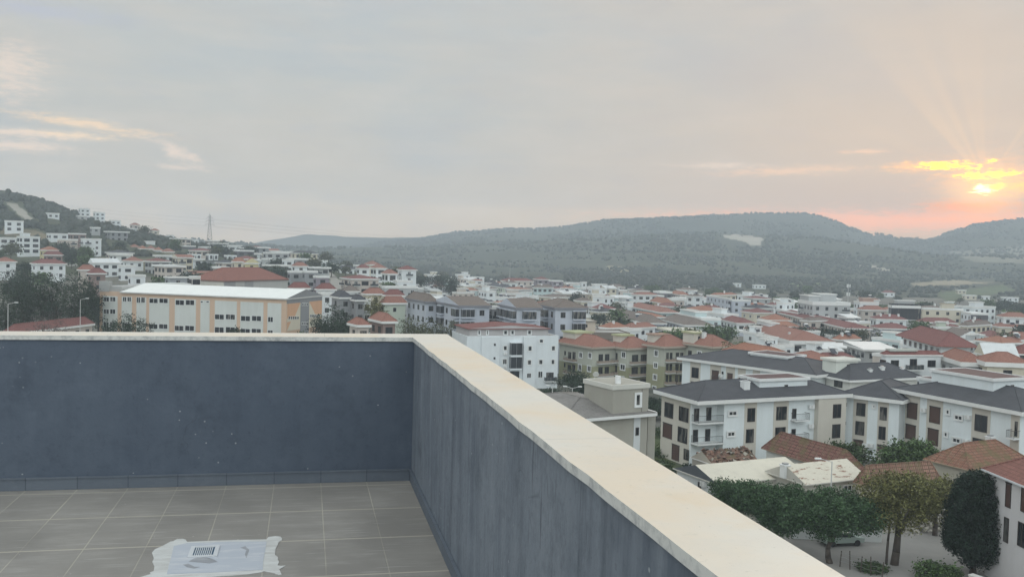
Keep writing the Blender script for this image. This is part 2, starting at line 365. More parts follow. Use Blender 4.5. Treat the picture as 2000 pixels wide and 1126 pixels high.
def patch(P, c, d0=0, d1=9999):
    jx = (vnoise(tv[:, 0]/9, tv[:, 1]/9, 21)-.5)*5; jy = (vnoise(tv[:, 0]/9, tv[:, 1]/9, 22)-.5)*3
    s = infront & (Dv > d0) & (Dv < d1) & inpoly(ppx+jx, ppy+jy, P); vc[s, :3] = c
PALE = (.46, .42, .34)
patch([(1408, 458), (1440, 458), (1492, 464), (1486, 480), (1464, 478), (1450, 470), (1420, 466)], PALE, 900)
patch([(1185, 518), (1215, 520), (1235, 532), (1190, 530)], (.34, .30, .20), 900)
patch([(1670, 515), (1700, 517), (1740, 527), (1735, 530), (1680, 521)], PALE, 900)
patch([(1850, 492), (2000, 480), (2000, 515), (1900, 510)], (.24, .23, .17), 900)
patch([(1780, 553), (1860, 546), (1940, 552), (1860, 556), (1790, 560)], (.34, .29, .20), 700)
patch([(1830, 572), (1960, 556), (1985, 568), (1850, 590)], (.10, .135, .065), 600)
patch([(1540, 553), (1600, 551), (1625, 556), (1560, 560)], (.15, .19, .08), 700)
patch([(10, 397), (34, 399), (72, 434), (48, 428), (30, 412)], (.36, .34, .29), 500)
patch([(0, 446), (70, 448), (110, 468), (60, 470), (0, 456)], (.20, .17, .11), 450)
patch([(150, 500), (330, 505), (330, 535), (150, 520)], (.20, .18, .12), 380)
patch([(666, 540), (700, 539), (746, 564), (686, 568)], (.15, .17, .08), 250)
patch([(632, 528), (644, 528), (680, 562), (656, 566)], (.34, .32, .29), 250)
patch([(700, 538), (706, 538), (752, 562), (742, 564)], (.40, .38, .34), 250)
cour = (Dv > 72) & (Dv < 101) & (tv[:, 0] > 20) & (tv[:, 0] < 70); vc[cour, :3] = (.29, .28, .265)
gr = (Dv > 118) & (Dv < 170) & (tv[:, 0] > 15) & (tv[:, 0] < 24); vc[gr, :3] = (.11, .14, .06)
back_ = ~infront; vc[back_, :3] = (.16, .155, .14)
gm, t, b = newmat('ground_soil')
at = t.n('ShaderNodeAttribute', attribute_name='tint').outputs['Color']; ob = t.n('ShaderNodeTexCoord').outputs['Object']
vo = t.n('ShaderNodeTexVoronoi'); t.put(vo.inputs['Vector'], ob); vo.inputs['Scale'].default_value = .11
vo2 = t.n('ShaderNodeTexVoronoi'); t.put(vo2.inputs['Vector'], ob); vo2.inputs['Scale'].default_value = .24
lp = t.m('MULTIPLY', t.ramp(t.noise(ob, .006, 5, .6), [(.38, .15), (.58, .9)]), t.ramp(vo.outputs['Distance'], [(.30, 1.), (.55, 0.)]))
lum = t.n('ShaderNodeRGBToBW'); t.put(lum.inputs[0], at)
lp = t.m('MULTIPLY', lp, t.ramp(lum.outputs[0], [(.14, 1.), (.24, 0.)]))
col = t.mix(t.m('MULTIPLY', lp, .8), at, (.035, .05, .028))
col = t.mix(t.ramp(t.noise(ob, .035, 6, .7), [(.40, .45), (.65, 0.)]), col, t.mix(.5, at, (.03, .03, .02)))
col = t.mix(t.ramp(t.noise(ob, .4, 5, .7), [(.5, 0.), (.8, .3)]), col, t.mix(.5, at, (.5, .46, .38)))
t.put(b.inputs['Base Color'], col); b.inputs['Roughness'].default_value = .95; b.inputs['Specular IOR Level'].default_value = .1
tm = npmesh('ground', tv, tf, [gm], smooth=True)
ca = tm.color_attributes.new('tint', 'FLOAT_COLOR', 'POINT'); ca.data.foreach_set('color', vc.astype(np.float32).ravel())
gro = bpy.data.objects.new('ground', tm); COL.objects.link(gro); tag(gro, kind='structure')

# ------------------------------------------------------------ the terrace we stand on
K0 = onZ(803, 937, EYE-1.6)
TROT = math.atan2(.21323, .97700)
BX, AX = np.array([.97700, .21323, 0]), np.array([-.21323, .97700, 0])
def tl(px, py, z=EYE-1.6):             # pixel on the terrace floor -> terrace coordinates
    v = onZ(px, py, z)-K0; return float(v@BX), float(v@AX)
terr_o = empty('roof_terrace', tuple(K0), TROT, 'tiled roof terrace with blue-grey parapet walls capped in cream marble, in the foreground', 'terrace')
m, t, b = newmat('floor_tiles'); ob = t.n('ShaderNodeTexCoord').outputs['Object']
br = t.n('ShaderNodeTexBrick', offset=0.); t.put(br.inputs['Vector'], t.map(ob, loc=(.305*40, .105+.58*40, 0))); br.inputs['Scale'].default_value = 1
br.inputs['Brick Width'].default_value = .305; br.inputs['Row Height'].default_value = .58; br.inputs['Mortar Size'].default_value = .0034; br.inputs['Mortar Smooth'].default_value = .2
t.put(br.inputs['Color1'], (.262, .248, .228)); t.put(br.inputs['Color2'], (.285, .270, .248)); t.put(br.inputs['Mortar'], (.42, .39, .33))
sw = t.noise(t.map(ob, (1.6, 7., 1), rot=(0, 0, .35)), 1.3, 7, .68); blot = t.noise(ob, 1.1, 5, .6)
c = t.mix(t.ramp(sw, [(.50, 0.), (.68, .42)]), br.outputs[0], (.42, .405, .38))
c = t.mix(t.ramp(blot, [(.38, .65), (.58, 0.)]), c, (.19, .18, .165))
c = t.mix(t.ramp(t.noise(t.map(ob, (2, 26, 1), rot=(0, 0, -.5)), 1.6, 4, .6), [(.58, 0.), (.70, .30)]), c, (.50, .49, .47))
sy = t.n('ShaderNodeSeparateXYZ'); t.put(sy.inputs[0], ob)
ln = t.m('COMPARE', t.m('FRACT', t.m('DIVIDE', t.m('ADD', sy.outputs[1], .105+.58*40+.008), .58)), .0138, .0125)
c = t.mix(ln, c, (.41, .38, .32))
c = t.mix(t.ramp(t.noise(ob, 38., 2), [(.73, 0.), (.78, .6)]), c, (.55, .54, .5))
t.put(b.inputs['Base Color'], c); t.put(b.inputs['Roughness'], t.ramp(blot, [(.3, .42), (.7, .62)])); b.inputs['Specular IOR Level'].default_value = .35
bump(t, b, t.m('SUBTRACT', t.m('MULTIPLY', t.noise(ob, 6., 3), .25), br.outputs['Fac']), .003, .5)
TILEF = m
def plaster(name, base, light, amt, streaky):
    m, t, b = newmat(name); ob = t.n('ShaderNodeTexCoord').outputs['Object']
    a = t.noise(ob, .9, 6, .6); s = t.noise(t.map(ob, (7, 7, .6)), 1., 6, .65); fi = t.noise(ob, 9., 7, .75)
    c = t.mix(t.ramp(a, [(.38, 0.), (.68, amt)]), base, light)
    c = t.mix(t.ramp(s, [(.48, 0.), (.66, .16+.6*streaky)]), c, light)
    c = t.mix(t.ramp(s, [(.32, .2+.4*streaky), (.46, 0.)]), c, tuple(q*.62 for q in base))
    bl = t.noise(t.map(ob, (1, 1, 1), (4, 4, 2)), 3.2, 7, .72)
    c = t.mix(t.ramp(bl, [(.52, 0.), (.74, .38)]), c, tuple(q*1.25 for q in light)); c = t.mix(t.ramp(bl, [(.30, .6), (.46, 0.)]), c, tuple(q*.72 for q in base))
    c = t.mix(t.ramp(fi, [(.32, .45), (.50, 0.)]), c, tuple(q*.8 for q in base))
    if streaky:
        d = t.noise(t.map(ob, (30, 30, 1.8), (3, 1, 2)), 1., 4, .7)
        c = t.mix(t.m('MULTIPLY', t.ramp(d, [(.60, 0.), (.68, .6)]), t.ramp(a, [(.44, 0.), (.56, 1.)])), c, tuple(q*.38 for q in base))
    wv = t.n('ShaderNodeVectorMath', operation='ADD'); t.put(wv.inputs[0], t.map(ob, (3.2, 3.2, 1.0), (2, 5, 1))); t.put(wv.inputs[1], t.n('ShaderNodeTexNoise').outputs['Color'])
    vn = t.n('ShaderNodeTexVoronoi', feature='DISTANCE_TO_EDGE'); t.put(vn.inputs['Vector'], wv.outputs[0]); vn.inputs['Scale'].default_value = 1.1
    crk = t.m('MULTIPLY', t.ramp(vn.outputs['Distance'], [(0., 1.), (.010, 0.)]), t.ramp(t.noise(ob, 1.9, 3), [(.60, 0.), (.68, .35)]))
    c = t.mix(crk, c, tuple(q*.35 for q in base))
    sp_ = t.n('ShaderNodeTexVoronoi'); t.put(sp_.inputs['Vector'], t.map(ob, (1, 1, 1.4))); sp_.inputs['Scale'].default_value = 7.
    chip = t.m('MULTIPLY', t.ramp(t.m('ADD', sp_.outputs['Distance'], t.m('MULTIPLY', fi, .06)), [(.055, 1.), (.085, 0.)]), t.ramp(t.noise(ob, 1.3, 2), [(.42, 0.), (.5, .85)]))
    sc2 = t.n('ShaderNodeTexVoronoi'); t.put(sc2.inputs['Vector'], t.map(ob, (1, 1, 1.), (3, 3, 3))); sc2.inputs['Scale'].default_value = 17.
    chip = t.m('MAXIMUM', chip, t.m('MULTIPLY', t.ramp(sc2.outputs['Distance'], [(.06, 1.), (.12, 0.)]), t.ramp(t.noise(ob, 2.1, 3), [(.56, 0.), (.62, .6)])))
    c = t.mix(t.ramp(t.noise(t.map(ob, (34, 34, 30)), 1., 4, .7), [(.58, 0.), (.76, .5)]), c, tuple(q*.5 for q in base))
    c = t.mix(chip, c, (.42, .44, .45))
    t.put(b.inputs['Base Color'], c); b.inputs['Roughness'].default_value = .75; b.inputs['Specular IOR Level'].default_value = .3
    bump(t, b, t.m('SUBTRACT', t.m('ADD', t.m('MULTIPLY', fi, .6), t.noise(ob, 45., 3)), t.m('ADD', crk, t.m('MULTIPLY', chip, -.6))), .004, .55); return m
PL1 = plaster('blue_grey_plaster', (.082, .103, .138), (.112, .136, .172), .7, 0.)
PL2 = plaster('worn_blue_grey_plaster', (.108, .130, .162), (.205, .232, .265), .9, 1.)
def marble():
    m, t, b = newmat('cream_marble'); ob = t.n('ShaderNodeTexCoord').outputs['Object']
    a = t.noise(ob, 1.5, 6, .62); s = t.noise(t.map(ob, (1, 1, 1)), 5., 6, .7)
    c = t.mix(t.ramp(a, [(.40, 0.), (.62, .85)]), (.655, .61, .54), (.68, .575, .45))
    c = t.mix(t.ramp(s, [(.48, 0.), (.70, .45)]), c, (.58, .55, .50))
    c = t.mix(t.ramp(t.noise(t.map(ob, (1, 1, 1), (5, 1, 0)), 2.6, 7, .7), [(.54, 0.), (.68, .55)]), c, (.66, .52, .36))
    c = t.mix(t.ramp(t.noise(ob, 60., 3, .6), [(.66, 0.), (.74, .5)]), c, (.36, .32, .26))
    c = t.mix(t.ramp(t.noise(t.map(ob, (3, 9, 1), rot=(0, 0, .6)), 2., 6, .75), [(.66, 0.), (.74, .5)]), c, (.42, .36, .28))
    c = t.mix(t.ramp(t.noise(ob, 22., 5, .7), [(.60, 0.), (.74, .4)]), c, (.50, .46, .38))
    jb = t.n('ShaderNodeTexBrick', offset=0.); t.put(jb.inputs['Vector'], t.map(ob, loc=(.6+1.37*20, .9+1.37*20, 0))); jb.inputs['Scale'].default_value = 1; jb.inputs['Brick Width'].default_value = 1.37; jb.inputs['Row Height'].default_value = 1.37; jb.inputs['Mortar Size'].default_value = .0016
    c = t.mix(t.m('MULTIPLY', jb.outputs['Fac'], .9), c, (.42, .38, .32))
    t.put(b.inputs['Base Color'], c); b.inputs['Roughness'].default_value = .5; b.inputs['Specular IOR Level'].default_value = .3
    bump(t, b, s, .002, .4)
    m2, t, b = newmat('marble_edge'); ob = t.n('ShaderNodeTexCoord').outputs['Object']
    t.put(b.inputs['Base Color'], t.mix(t.ramp(t.noise(ob, 16., 6, .75), [(.46, 0.), (.70, .8)]), (.58, .58, .55), (.24, .25, .26))); b.inputs['Roughness'].default_value = .8
    return m, m2
MAR, MARE = marble()
TW, TL_ = 8.5, 9.5                       # extents left and back
MB().box(-TW, 0, -TL_, 0, -.25, 0).build('floor', TILEF, terr_o)
CT = .985
def rough_coping(x0, x1, y0, y1, long):  # slab with slightly uneven inner arris
    return
w1 = MB(); w1.box(-TW, .24, 0, .24, -.25, CT-.0285); w1.build('parapet_wall', PL1, terr_o)
w2 = MB(); RS = .0094
for f_ in (((0, -TL_), (0, -.001)), ((.215, -.001), (.195, -TL_))): w2.poly([(*f_[0], -.25), (*f_[0], CT-.029-RS*f_[0][1]), (*f_[1], CT-.029-RS*f_[1][1]), (*f_[1], -.25)])
w2.poly([(0, -TL_, CT-.029+RS*TL_), (.195, -TL_, CT-.029+RS*TL_), (.215, -.001, CT-.029), (0, -.001, CT-.029)]); w2.build('parapet_wall', PL2, terr_o)
w3 = MB(); w3.box(-TW-.24, -TW, -TL_, .24, -.25, CT-.0285); w3.build('parapet_wall', PL1, terr_o)
def coping(ax):
    mb = MB(); rnd = random.Random(3)
    N = 60; L = TW if ax == 0 else TL_
    inner, outer = [], []
    for i in range(N+1):
        s = L*i/N; j = rnd.uniform(-.0035, .0035)
        inner.append((-s-.0, -.012+j) if ax == 0 else (-.012+j, -s))
    # mitre at the corner
    inner[0] = (-.012, -.012)
    O0 = (.265, .265); O1 = (-L, .265) if ax == 0 else (.182, -L)
    z0, z1 = CT-.028, CT
    for i in range(N):
        a, b_ = inner[i], inner[i+1]
        fa, fb = i/N, (i+1)/N
        oa = (O0[0]+(O1[0]-O0[0])*fa, O0[1]+(O1[1]-O0[1])*fa); ob_ = (O0[0]+(O1[0]-O0[0])*fb, O0[1]+(O1[1]-O0[1])*fb)
        lift = lambda p, z: (p[0], p[1], z+(RS*max(0., -p[1]) if ax == 1 else 0.))
        q = [a, b_, ob_, oa] if ax == 1 else [a, oa, ob_, b_]
        mb.poly([lift(p, z1) for p in q][::-1], 0); mb.poly([lift(p, z0) for p in q], 1)
        e = [lift(a, z0), lift(b_, z0), lift(b_, z1), lift(a, z1)]; mb.poly(e if ax == 0 else e[::-1], 1)
        e = [lift(oa, z0), lift(ob_, z0), lift(ob_, z1), lift(oa, z1)]; mb.poly(e[::-1] if ax == 0 else e, 1)
    o = mb.build('coping', [MAR, MARE], terr_o)
    return o
coping(0); coping(1)
m, t, b = newmat('skirting_paint'); ob = t.n('ShaderNodeTexCoord').outputs['Object']
br = t.n('ShaderNodeTexBrick', offset=0.); br.inputs['Scale'].default_value = 1; t.put(br.inputs['Vector'], t.map(ob, loc=(.305*40, .3*40, .5)))
br.inputs['Brick Width'].default_value = .305; br.inputs['Row Height'].default_value = .305*1; br.inputs['Mortar Size'].default_value = .003
t.put(br.inputs['Color1'], (.12, .142, .172)); t.put(br.inputs['Color2'], (.105, .126, .156)); t.put(br.inputs['Mortar'], (.065, .08, .10))
t.put(b.inputs['Base Color'], t.mix(t.ramp(t.noise(ob, 7., 5, .7), [(.5, 0.), (.7, .5)]), br.outputs[0], (.15, .17, .20))); b.inputs['Roughness'].default_value = .6
bump(t, b, t.noise(ob, 25., 4), .003, .6)
SK = m
s = MB(); s.box(-TW, -.014, -.012, -.001, .001, .072); s.box(-TW, -.014, -.018, -.001, .0725, .082); s.build('skirting', SK, terr_o)
s = MB(); s.box(-.013, -.001, -TL_, -.013, .001, .072); s.box(-.02, -.001, -TL_, -.02, .0725, .082); s.build('skirting', SK, terr_o)
# body of the building under the terrace
MB().box(-TW-.24, .235, -TL_-4, .235, -27.5, -.251).build('wall', wallm((.45, .46, .46)), terr_o)
# waterproofing patch with its drain
pc = lambda X, Y: tl(200+X/4.4444, 980+Y/4.4444)
out = [(430, 440), (455, 412), (480, 400), (535, 375), (590, 345), (615, 340), (650, 322), (700, 320), (722, 327), (735, 347), (920, 338), (1150, 330), (1425, 325), (1440, 305), (1500, 297), (1545, 301), (1560, 318), (1555, 335),
       (1530, 347), (1518, 380), (1503, 405), (1498, 460), (1525, 480), (1522, 500), (1533, 520), (1520, 550), (1548, 556), (1590, 552), (1568, 566), (1535, 584), (1556, 630), (1530, 632), (1480, 615), (1400, 600), (1380, 610), (1250, 628), (1100, 642), (980, 648), (850, 666), (600, 700),
       (300, 700), (318, 655), (372, 640), (420, 625), (412, 612), (445, 600), (452, 560), (433, 520), (447, 490)]
def flatpoly(pts, z0, z1):
    mb = MB(); P = [pc(*p) for p in pts]; a = sum(P[i-1][0]*P[i][1]-P[i][0]*P[i-1][1] for i in range(len(P)))
    if a < 0: P = P[::-1]
    mb.poly([(*p, z1) for p in P])
    for i in range(len(P)): mb.poly([(*P[i-1], z0), (*P[i], z0), (*P[i], z1), (*P[i-1], z1)])
    return mb
def coat(name, c1, c2, lo):
    m, t, b = newmat(name); ob = t.n('ShaderNodeTexCoord').outputs['Object']
    t.put(b.inputs['Base Color'], t.mix(t.ramp(t.noise(t.map(ob, (3, 11, 1)), 1.6, 5, .65), [(lo, 0.), (lo+.2, .8)]), c1, c2)); b.inputs['Roughness'].default_value = .55
    bump(t, b, t.noise(t.map(ob, (4, 40, 1)), 1.5, 4), .004, .5); return m
pt = flatpoly(out, .0005, .003).build('sealant_patch', coat('sealant', (.56, .57, .56), (.42, .415, .40), .42), terr_o)
inner = [(620, 385), (735, 360), (1100, 348), (1425, 345), (1410, 440), (1395, 520), (1392, 590), (1000, 612), (560, 628), (575, 560), (600, 470)]
flatpoly(inner, .0031, .0045).build('membrane', coat('membrane', (.42, .45, .50), (.54, .55, .57), .5), pt)
for sm in ([(748, 522), (800, 492), (865, 480), (925, 490), (998, 524), (930, 537), (850, 530)], [(700, 548), (745, 540), (800, 566), (850, 568), (795, 582), (735, 570)], [(1200, 400), (1240, 388), (1275, 420), (1262, 455), (1250, 490), (1236, 460), (1250, 420)], [(880, 480), (985, 515), (1000, 530), (960, 500)]):
    flatpoly(sm, .0046, .0052).build('smear', coat('smear', (.27, .28, .30), (.42, .43, .46), .5), pt)
dc = [pc(758, 470), pc(980, 470), pc(1005, 395), pc(745, 395)]
dx0, dx1 = dc[0][0]-.008, dc[1][0]+.01; dy0, dy1 = dc[0][1]-.035, dc[3][1]-.0
dr = empty('floor_drain', tuple(K0+BX*dx0+AX*dy0+np.array([0, 0, .0046])), TROT, 'small slotted white drain grate set in the white sealant patch on the terrace floor', 'drain')
w, d = dx1-dx0, dy1-dy0
MB().box(.006, w-.006, .006, d-.006, .0, .001).build('sump', plain((.02, .075, .14), .4, name='drain_blue'), dr)
gr = MB(); WP = plain((.62, .64, .66), .4, name='drain_white')
e = .022
for q in ((0, w, 0, e), (0, w, d-e, d), (0, e, e, d-e), (w-e, w, e, d-e)): gr.box(*q, 0, .005)
ns = 10; st = (w-2*e)/ns
for i in range(ns-1): gr.box(e+st*(i+.62), e+st*(i+1.08), e, d-e, .0012, .004)
gr.build('grate', WP, dr)

# ------------------------------------------------------------ buildings
WCACHE = {}
def windowmesh(st, w, h):
    k = (st, round(w, 1), round(h, 1))
    if k in WCACHE: return WCACHE[k]
    w, h = max(k[1], .2), max(k[2], .2); a, c = w/2, h/2; mb = MB(); f = .09 if st in 'wW' else .07
    fr = {'w': FRAMEW, 'W': FRAMEW, 'd': FRAMED, 's': FRAMED, 'c': FRAMEW, 'g': FRAMED, 'k': FRAMED}[st]
    gl = SHUT if st == 's' else GLASS
    if st == 'W':                        # window with a pale surround
        s = .16
        for q in ((-a-s, a+s, c, c+s), (-a-s, a+s, -c-s, -c), (-a-s, -a, -c, c), (a, a+s, -c, c)): mb.box(q[0], q[1], -.09, .0, q[2], q[3], 0)
    for q in ((-a, a, c-f, c), (-a, a, -c, -c+f), (-a, -a+f, -c+f, c-f), (a-f, a, -c+f, c-f)): mb.box(q[0], q[1], -.06, .0, q[2], q[3], 0)
    if w > .9 and st != 's': mb.box(-.035, .035, -.055, .0, -c+f, c-f, 0)
    mb.box(-a+f, a-f, -.02, .0, -c+f, c-f, 1)
    if st == 's': mb.box(-a-.03, a+.03, -.10, .0, c, c+.12, 0)
    WCACHE[k] = mb.mesh('window', [fr, gl]); return WCACHE[k]
def acmesh():
    if 'ac' not in WCACHE:
        mb = MB(); mb.box(-.42, .42, -.36, -.06, -.28, .28, 0); mb.tube((-.1, -.362, 0), (-.1, -.368, 0), .22, n=14, m=1); mb.box(-.35, -.3, -.06, 0, -.3, -.26, 1); mb.box(.3, .35, -.06, 0, -.3, -.26, 1)
        WCACHE['ac'] = mb.mesh('air_conditioner', [FRAMEW, LIGHTG])
    return WCACHE['ac']
def balmesh(w, d, st, h=.95):
    k = ('bal', st, round(w, 1), round(d, 1)); 
    if k in WCACHE: return WCACHE[k]
    a = w/2; mb = MB(); rm = MB()
    mb.box(-a, a, -d, 0, -.16, 0, 0)
    if st == 'B':                       # solid rendered parapet with rail
        rm.box(-a, a, -d, -d+.1, 0, .6, 0); rm.box(-a, -a+.1, -d+.1, 0, 0, .6, 0); rm.box(a-.1, a, -d+.1, 0, 0, .6, 0); rm.tube((-a, -d+.05, .9), (a, -d+.05, .9), .03, m=1)
        for i in range(int(w/.9)+1): x = -a+.06+i*(w-.12)/int(w/.9+.001 or 1); rm.tube((x, -d+.05, .6), (x, -d+.05, .9), .02, n=4, m=1)
    elif st == 'x':                     # smoked glass rail
        rm.box(-a+.02, a-.02, -d+.03, -d+.05, .08, h-.08, 2)
        for s in (-1, 1): rm.box(s*(a-.03)-.01, s*(a-.03)+.01, -d+.06, 0, .08, h-.08, 2)
        rm.tube((-a, -d+.04, h), (a, -d+.04, h), .03, m=1)
    else:
        rm.tube((-a+.03, -d+.03, h), (a-.03, -d+.03, h), .028, m=1); rm.tube((-a+.03, -d+.03, .12), (a-.03, -d+.03, .12), .018, n=4, m=1)
        for s in (-1, 1): rm.tube((s*(a-.03), -d+.03, h), (s*(a-.03), 0, h), .028, m=1)
        n = max(2, int(w/.16))
        for i in range(n+1): x = -a+.03+i*(w-.06)/n; rm.tube((x, -d+.03, 0), (x, -d+.03, h), .028 if i in (0, n) else .011, n=4, m=1, cap=False)
        n = max(1, int(d/.2))
        for s in (-1, 1):
            for i in range(1, n): y = -d+.03+i*d/n; rm.tube((s*(a-.03), y, 0), (s*(a-.03), y, h), .011, n=4, m=1, cap=False)
    WCACHE[k] = (mb, rm); return WCACHE[k]

def roofpart(R, kind, x0, x1, y0, y1, z, e, ft, rh, fm, tm, wm=None):
    """slab with overhang e and thickness ft at height z, then the roof itself"""
    X0, X1, Y0, Y1 = x0-e, x1+e, y0-e, y1+e
    mb = MB()
    if kind == 'flat':
        mb.box(X0, X1, Y0, Y1, z-ft, z+.002, 0)
        for q in ((X0, X1, Y0, Y0+.22), (X0, X1, Y1-.22, Y1), (X0, X0+.22, Y0+.22, Y1-.22), (X1-.22, X1, Y0+.22, Y1-.22)): mb.box(*q, z+.003, z+rh, 0)
        mb.box(X0+.23, X1-.23, Y0+.23, Y1-.23, z+.003, z+.06, 1)
        return mb.build('roof', [fm, tm], R)
    mb.box(X0, X1, Y0, Y1, z-ft, z, 0)
    i = .06; a, b_, c, d = X0+i, X1-i, Y0+i, Y1-i; z0 = z+.004; zt = z+rh; mx, my = (a+b_)/2, (c+d)/2
    A, B_, C, D = (a, c, z0), (b_, c, z0), (b_, d, z0), (a, d, z0)
    if kind == 'hip':
        if (b_-a) >= (d-c): k = (d-c)/2*.95; P, Q = (a+k, my, zt), (b_-k, my, zt); fs = [[A, B_, Q, P], [B_, C, Q], [C, D, P, Q], [D, A, P]]
        else: k = (b_-a)/2*.95; P, Q = (mx, c+k, zt), (mx, d-k, zt); fs = [[A, B_, P], [B_, C, Q, P], [C, D, Q], [D, A, P, Q]]
        for f in fs: mb.poly(f, 1)
        for p, q in ((P, A), (P, Q), (Q, C)) if (b_-a) >= (d-c) else ((P, A), (P, Q), (Q, C)): mb.tube(p, q, .10, n=5, m=1)
        for p, q in ((Q, B_), (P, D)) if (b_-a) >= (d-c) else ((P, B_), (Q, D)): mb.tube(p, q, .10, n=5, m=1)
    elif kind in ('gx', 'gy'):           # ridge along x / along y
        if kind == 'gx': P, Q = (a, my, zt), (b_, my, zt); mb.poly([A, B_, Q, P], 1); mb.poly([C, D, P, Q], 1); ends = [[B_, C, Q], [D, A, P]]
        else: P, Q = (mx, c, zt), (mx, d, zt); mb.poly([B_, C, Q, P], 1); mb.poly([D, A, P, Q], 1); ends = [[A, B_, P], [C, D, Q]]
        for f in ends: mb.poly(f, 2)
    elif kind == 'shx':                  # single slope, high side at far y
        P, Q = (b_, d, zt), (a, d, zt); mb.poly([A, B_, P, Q], 1); mb.poly([B_, C, P], 2); mb.poly([D, A, Q], 2); mb.poly([C, D, Q, P], 2)
    return mb.build('roof', [fm, tm, wm or fm], R)

def solar(R, x, y, z, s=1.):
    o = bpy.data.objects.new('solar_water_heater', None)
    if 'sol' not in WCACHE:
        mb = MB(); mb.tube((-.9, .55, 1.35), (.9, .55, 1.35), .3, n=10, m=0); mb.poly([(-.85, -.9, .15), (.85, -.9, .15), (.85, .5, 1.15), (-.85, .5, 1.15)], 1); mb.poly([(-.85, .5, 1.10), (.85, .5, 1.10), (.85, -.9, .1), (-.85, -.9, .1)], 1)
        for sx in (-.8, .8):
            mb.tube((sx, .55, 0), (sx, .55, 1.1), .03, n=4, m=2); mb.tube((sx, -.85, 0), (sx, .55, 1.1), .03, n=4, m=2)
        WCACHE['sol'] = mb.mesh('solar_water_heater', [FRAMEW, plain((.02, .025, .04), .15, name='solar_panel'), METAL])
    return inst(WCACHE['sol'], 'solar_water_heater', R, (x, y, z))
def chimney(R, x, y, z0, h, w=.7):
    mb = MB(); mb.box(x-w/2, x+w/2, y-w/2, y+w/2, z0, z0+h, 0); mb.box(x-w/2-.07, x+w/2+.07, y-w/2-.07, y+w/2+.07, z0+h+.001, z0+h+.12, 0)
    mb.box(x-w/3, x+w/3, y-w/3, y+w/3, z0+h+.12, z0+h+.3, 1); mb.build('chimney', [FRAMEW, METAL], R)
BLD = []
def B(label, xl, xc, xr, ye, d, a=None, n=3, name='apartment_building', cat='apartment building', wall=WHITE, roof='hip', rc=('t', (.36, .13, .075)),
      e=.7, ft=.28, rh=1.8, fas=None, fh=3.0, wl=None, wr=None, st='W', ww=1.2, wh=1.35, dp=None, items=(), bands=(), low=None, pent=(), chim=(), sol=(), zg=None, group=None, snap=False, notch=None, auto=True, skip0=False, attic=None):
    """xl, xc, xr: pixels of the left end, near corner and right end; ye: pixel of the eave at the near corner; d: forward distance"""
    if a is None: a = math.degrees(math.atan((xc-1000)/F))-(20 if xl < xc else 0)
    ar = math.radians(a); ex, ey = np.array([math.cos(ar), -math.sin(ar), 0]), np.array([math.sin(ar), math.cos(ar), 0])
    P = atY(xc, ye, d)
    def solve(px, e_, P_=P):
        s = (px-1000)/F; c = P_-CAM; q = (e_@RT-s*(e_@FW)); return float((s*(c@FW)-c@RT)/q) if abs(q) > 1e-6 else 0.
    WR = solve(xr, ex) if xr > xc else (dp or 10.)
    WL = solve(xl, ey) if xl < xc else (dp or 10.)
    if dp and xl < xc and xr <= xc: WR = dp
    WR, WL = abs(WR), abs(WL)
    WR = min(WR, 90); WL = min(WL, 90)
    g = min(gz(*(P+ex*i*WR+ey*j*WL)[:2]) for i in (0, 1) for j in (0, 1)) if zg is None else zg
    if snap: P = np.array([P[0], P[1], g+n*fh+.6])
    R = empty(name, (P[0], P[1], 0), -ar, label, cat, group)
    ze = float(P[2]); zb = g-1.2
    wm = wallm(tuple(wall)); mb = MB()
    top = ze-(ft if roof != 'none' else 0)-.003
    if notch: mb.box(0, WR, notch[1], WL, zb, top, 0); mb.box(notch[0], WR, 0, notch[1]-.001, zb, top, 0)
    else: mb.box(0, WR, 0, WL, zb, top, 0)
    wo_ = mb.build('wall', wm, R)
    if low:                              # lower storeys in another paint
        zc = ze-low[0]; q = MB(); q.box(-.02, WR+.02, -.02, WL+.02, zb, zc, 0); q.build('wall', wallm(low[1]), R)
    fm = wallm(fas or (.74, .74, .72), .08)
    kinds = {'t': tilem, 's': shingle, 'm': sheet, 'o': lambda c: tilem(c, 1.), 'c': lambda c: plain(c, .8, name='roof_screed')}
    tm_ = kinds[rc[0]](rc[1])
    if roof != 'none': roofpart(R, roof, 0, WR, 0, WL, ze, e, ft, rh, fm, tm_, wm)
    for p in pent:                       # (u0,u1,v0,v1,h[,wall,fascia,topcolour])
        u0, u1, v0, v1, h = p[:5]; pw = p[5] if len(p) > 5 else wall; pf = p[6] if len(p) > 6 else (.74, .74, .72); pt_ = p[7] if len(p) > 7 else (.42, .41, .38)
        q = MB(); q.box(u0*WR, u1*WR, v0*WL, v1*WL, ze-.2, ze+h-.25); po = q.build('penthouse', wallm(pw), R)
        roofpart(po, 'flat', u0*WR, u1*WR, v0*WL, v1*WL, ze+h, .3, .25, .14, wallm(pf, .08), plain(pt_, .8, name='roof_screed'))
        if (u1-u0)*WR > 2 and d < 330: inst(windowmesh('d', .6, .9), 'window', po, ((u0*.45+u1*.55)*WR, v0*WL-.003, ze+h-1.3))
    for c in chim: chimney(R, c[0]*WR, c[1]*WL, ze+.0, c[2], c[3] if len(c) > 3 else .7)
    for c in sol: solar(R, c[0]*WR, c[1]*WL, ze+(c[2] if len(c) > 2 else rh))
    for (face, p0, p1, col) in bands:    # painted strips on a facade, by pixel
        if face == 'R': u0, u1 = solve(p0, ex), solve(p1, ex); q = MB().box(u0, u1, -.05, -.001, zb, ze-ft-.005)
        else: u0, u1 = sorted((solve(p0, ey), solve(p1, ey))); q = MB().box(-.05, -.001, u0, u1, zb, ze-ft-.005)
        q.build('cladding', wallm(col), R)
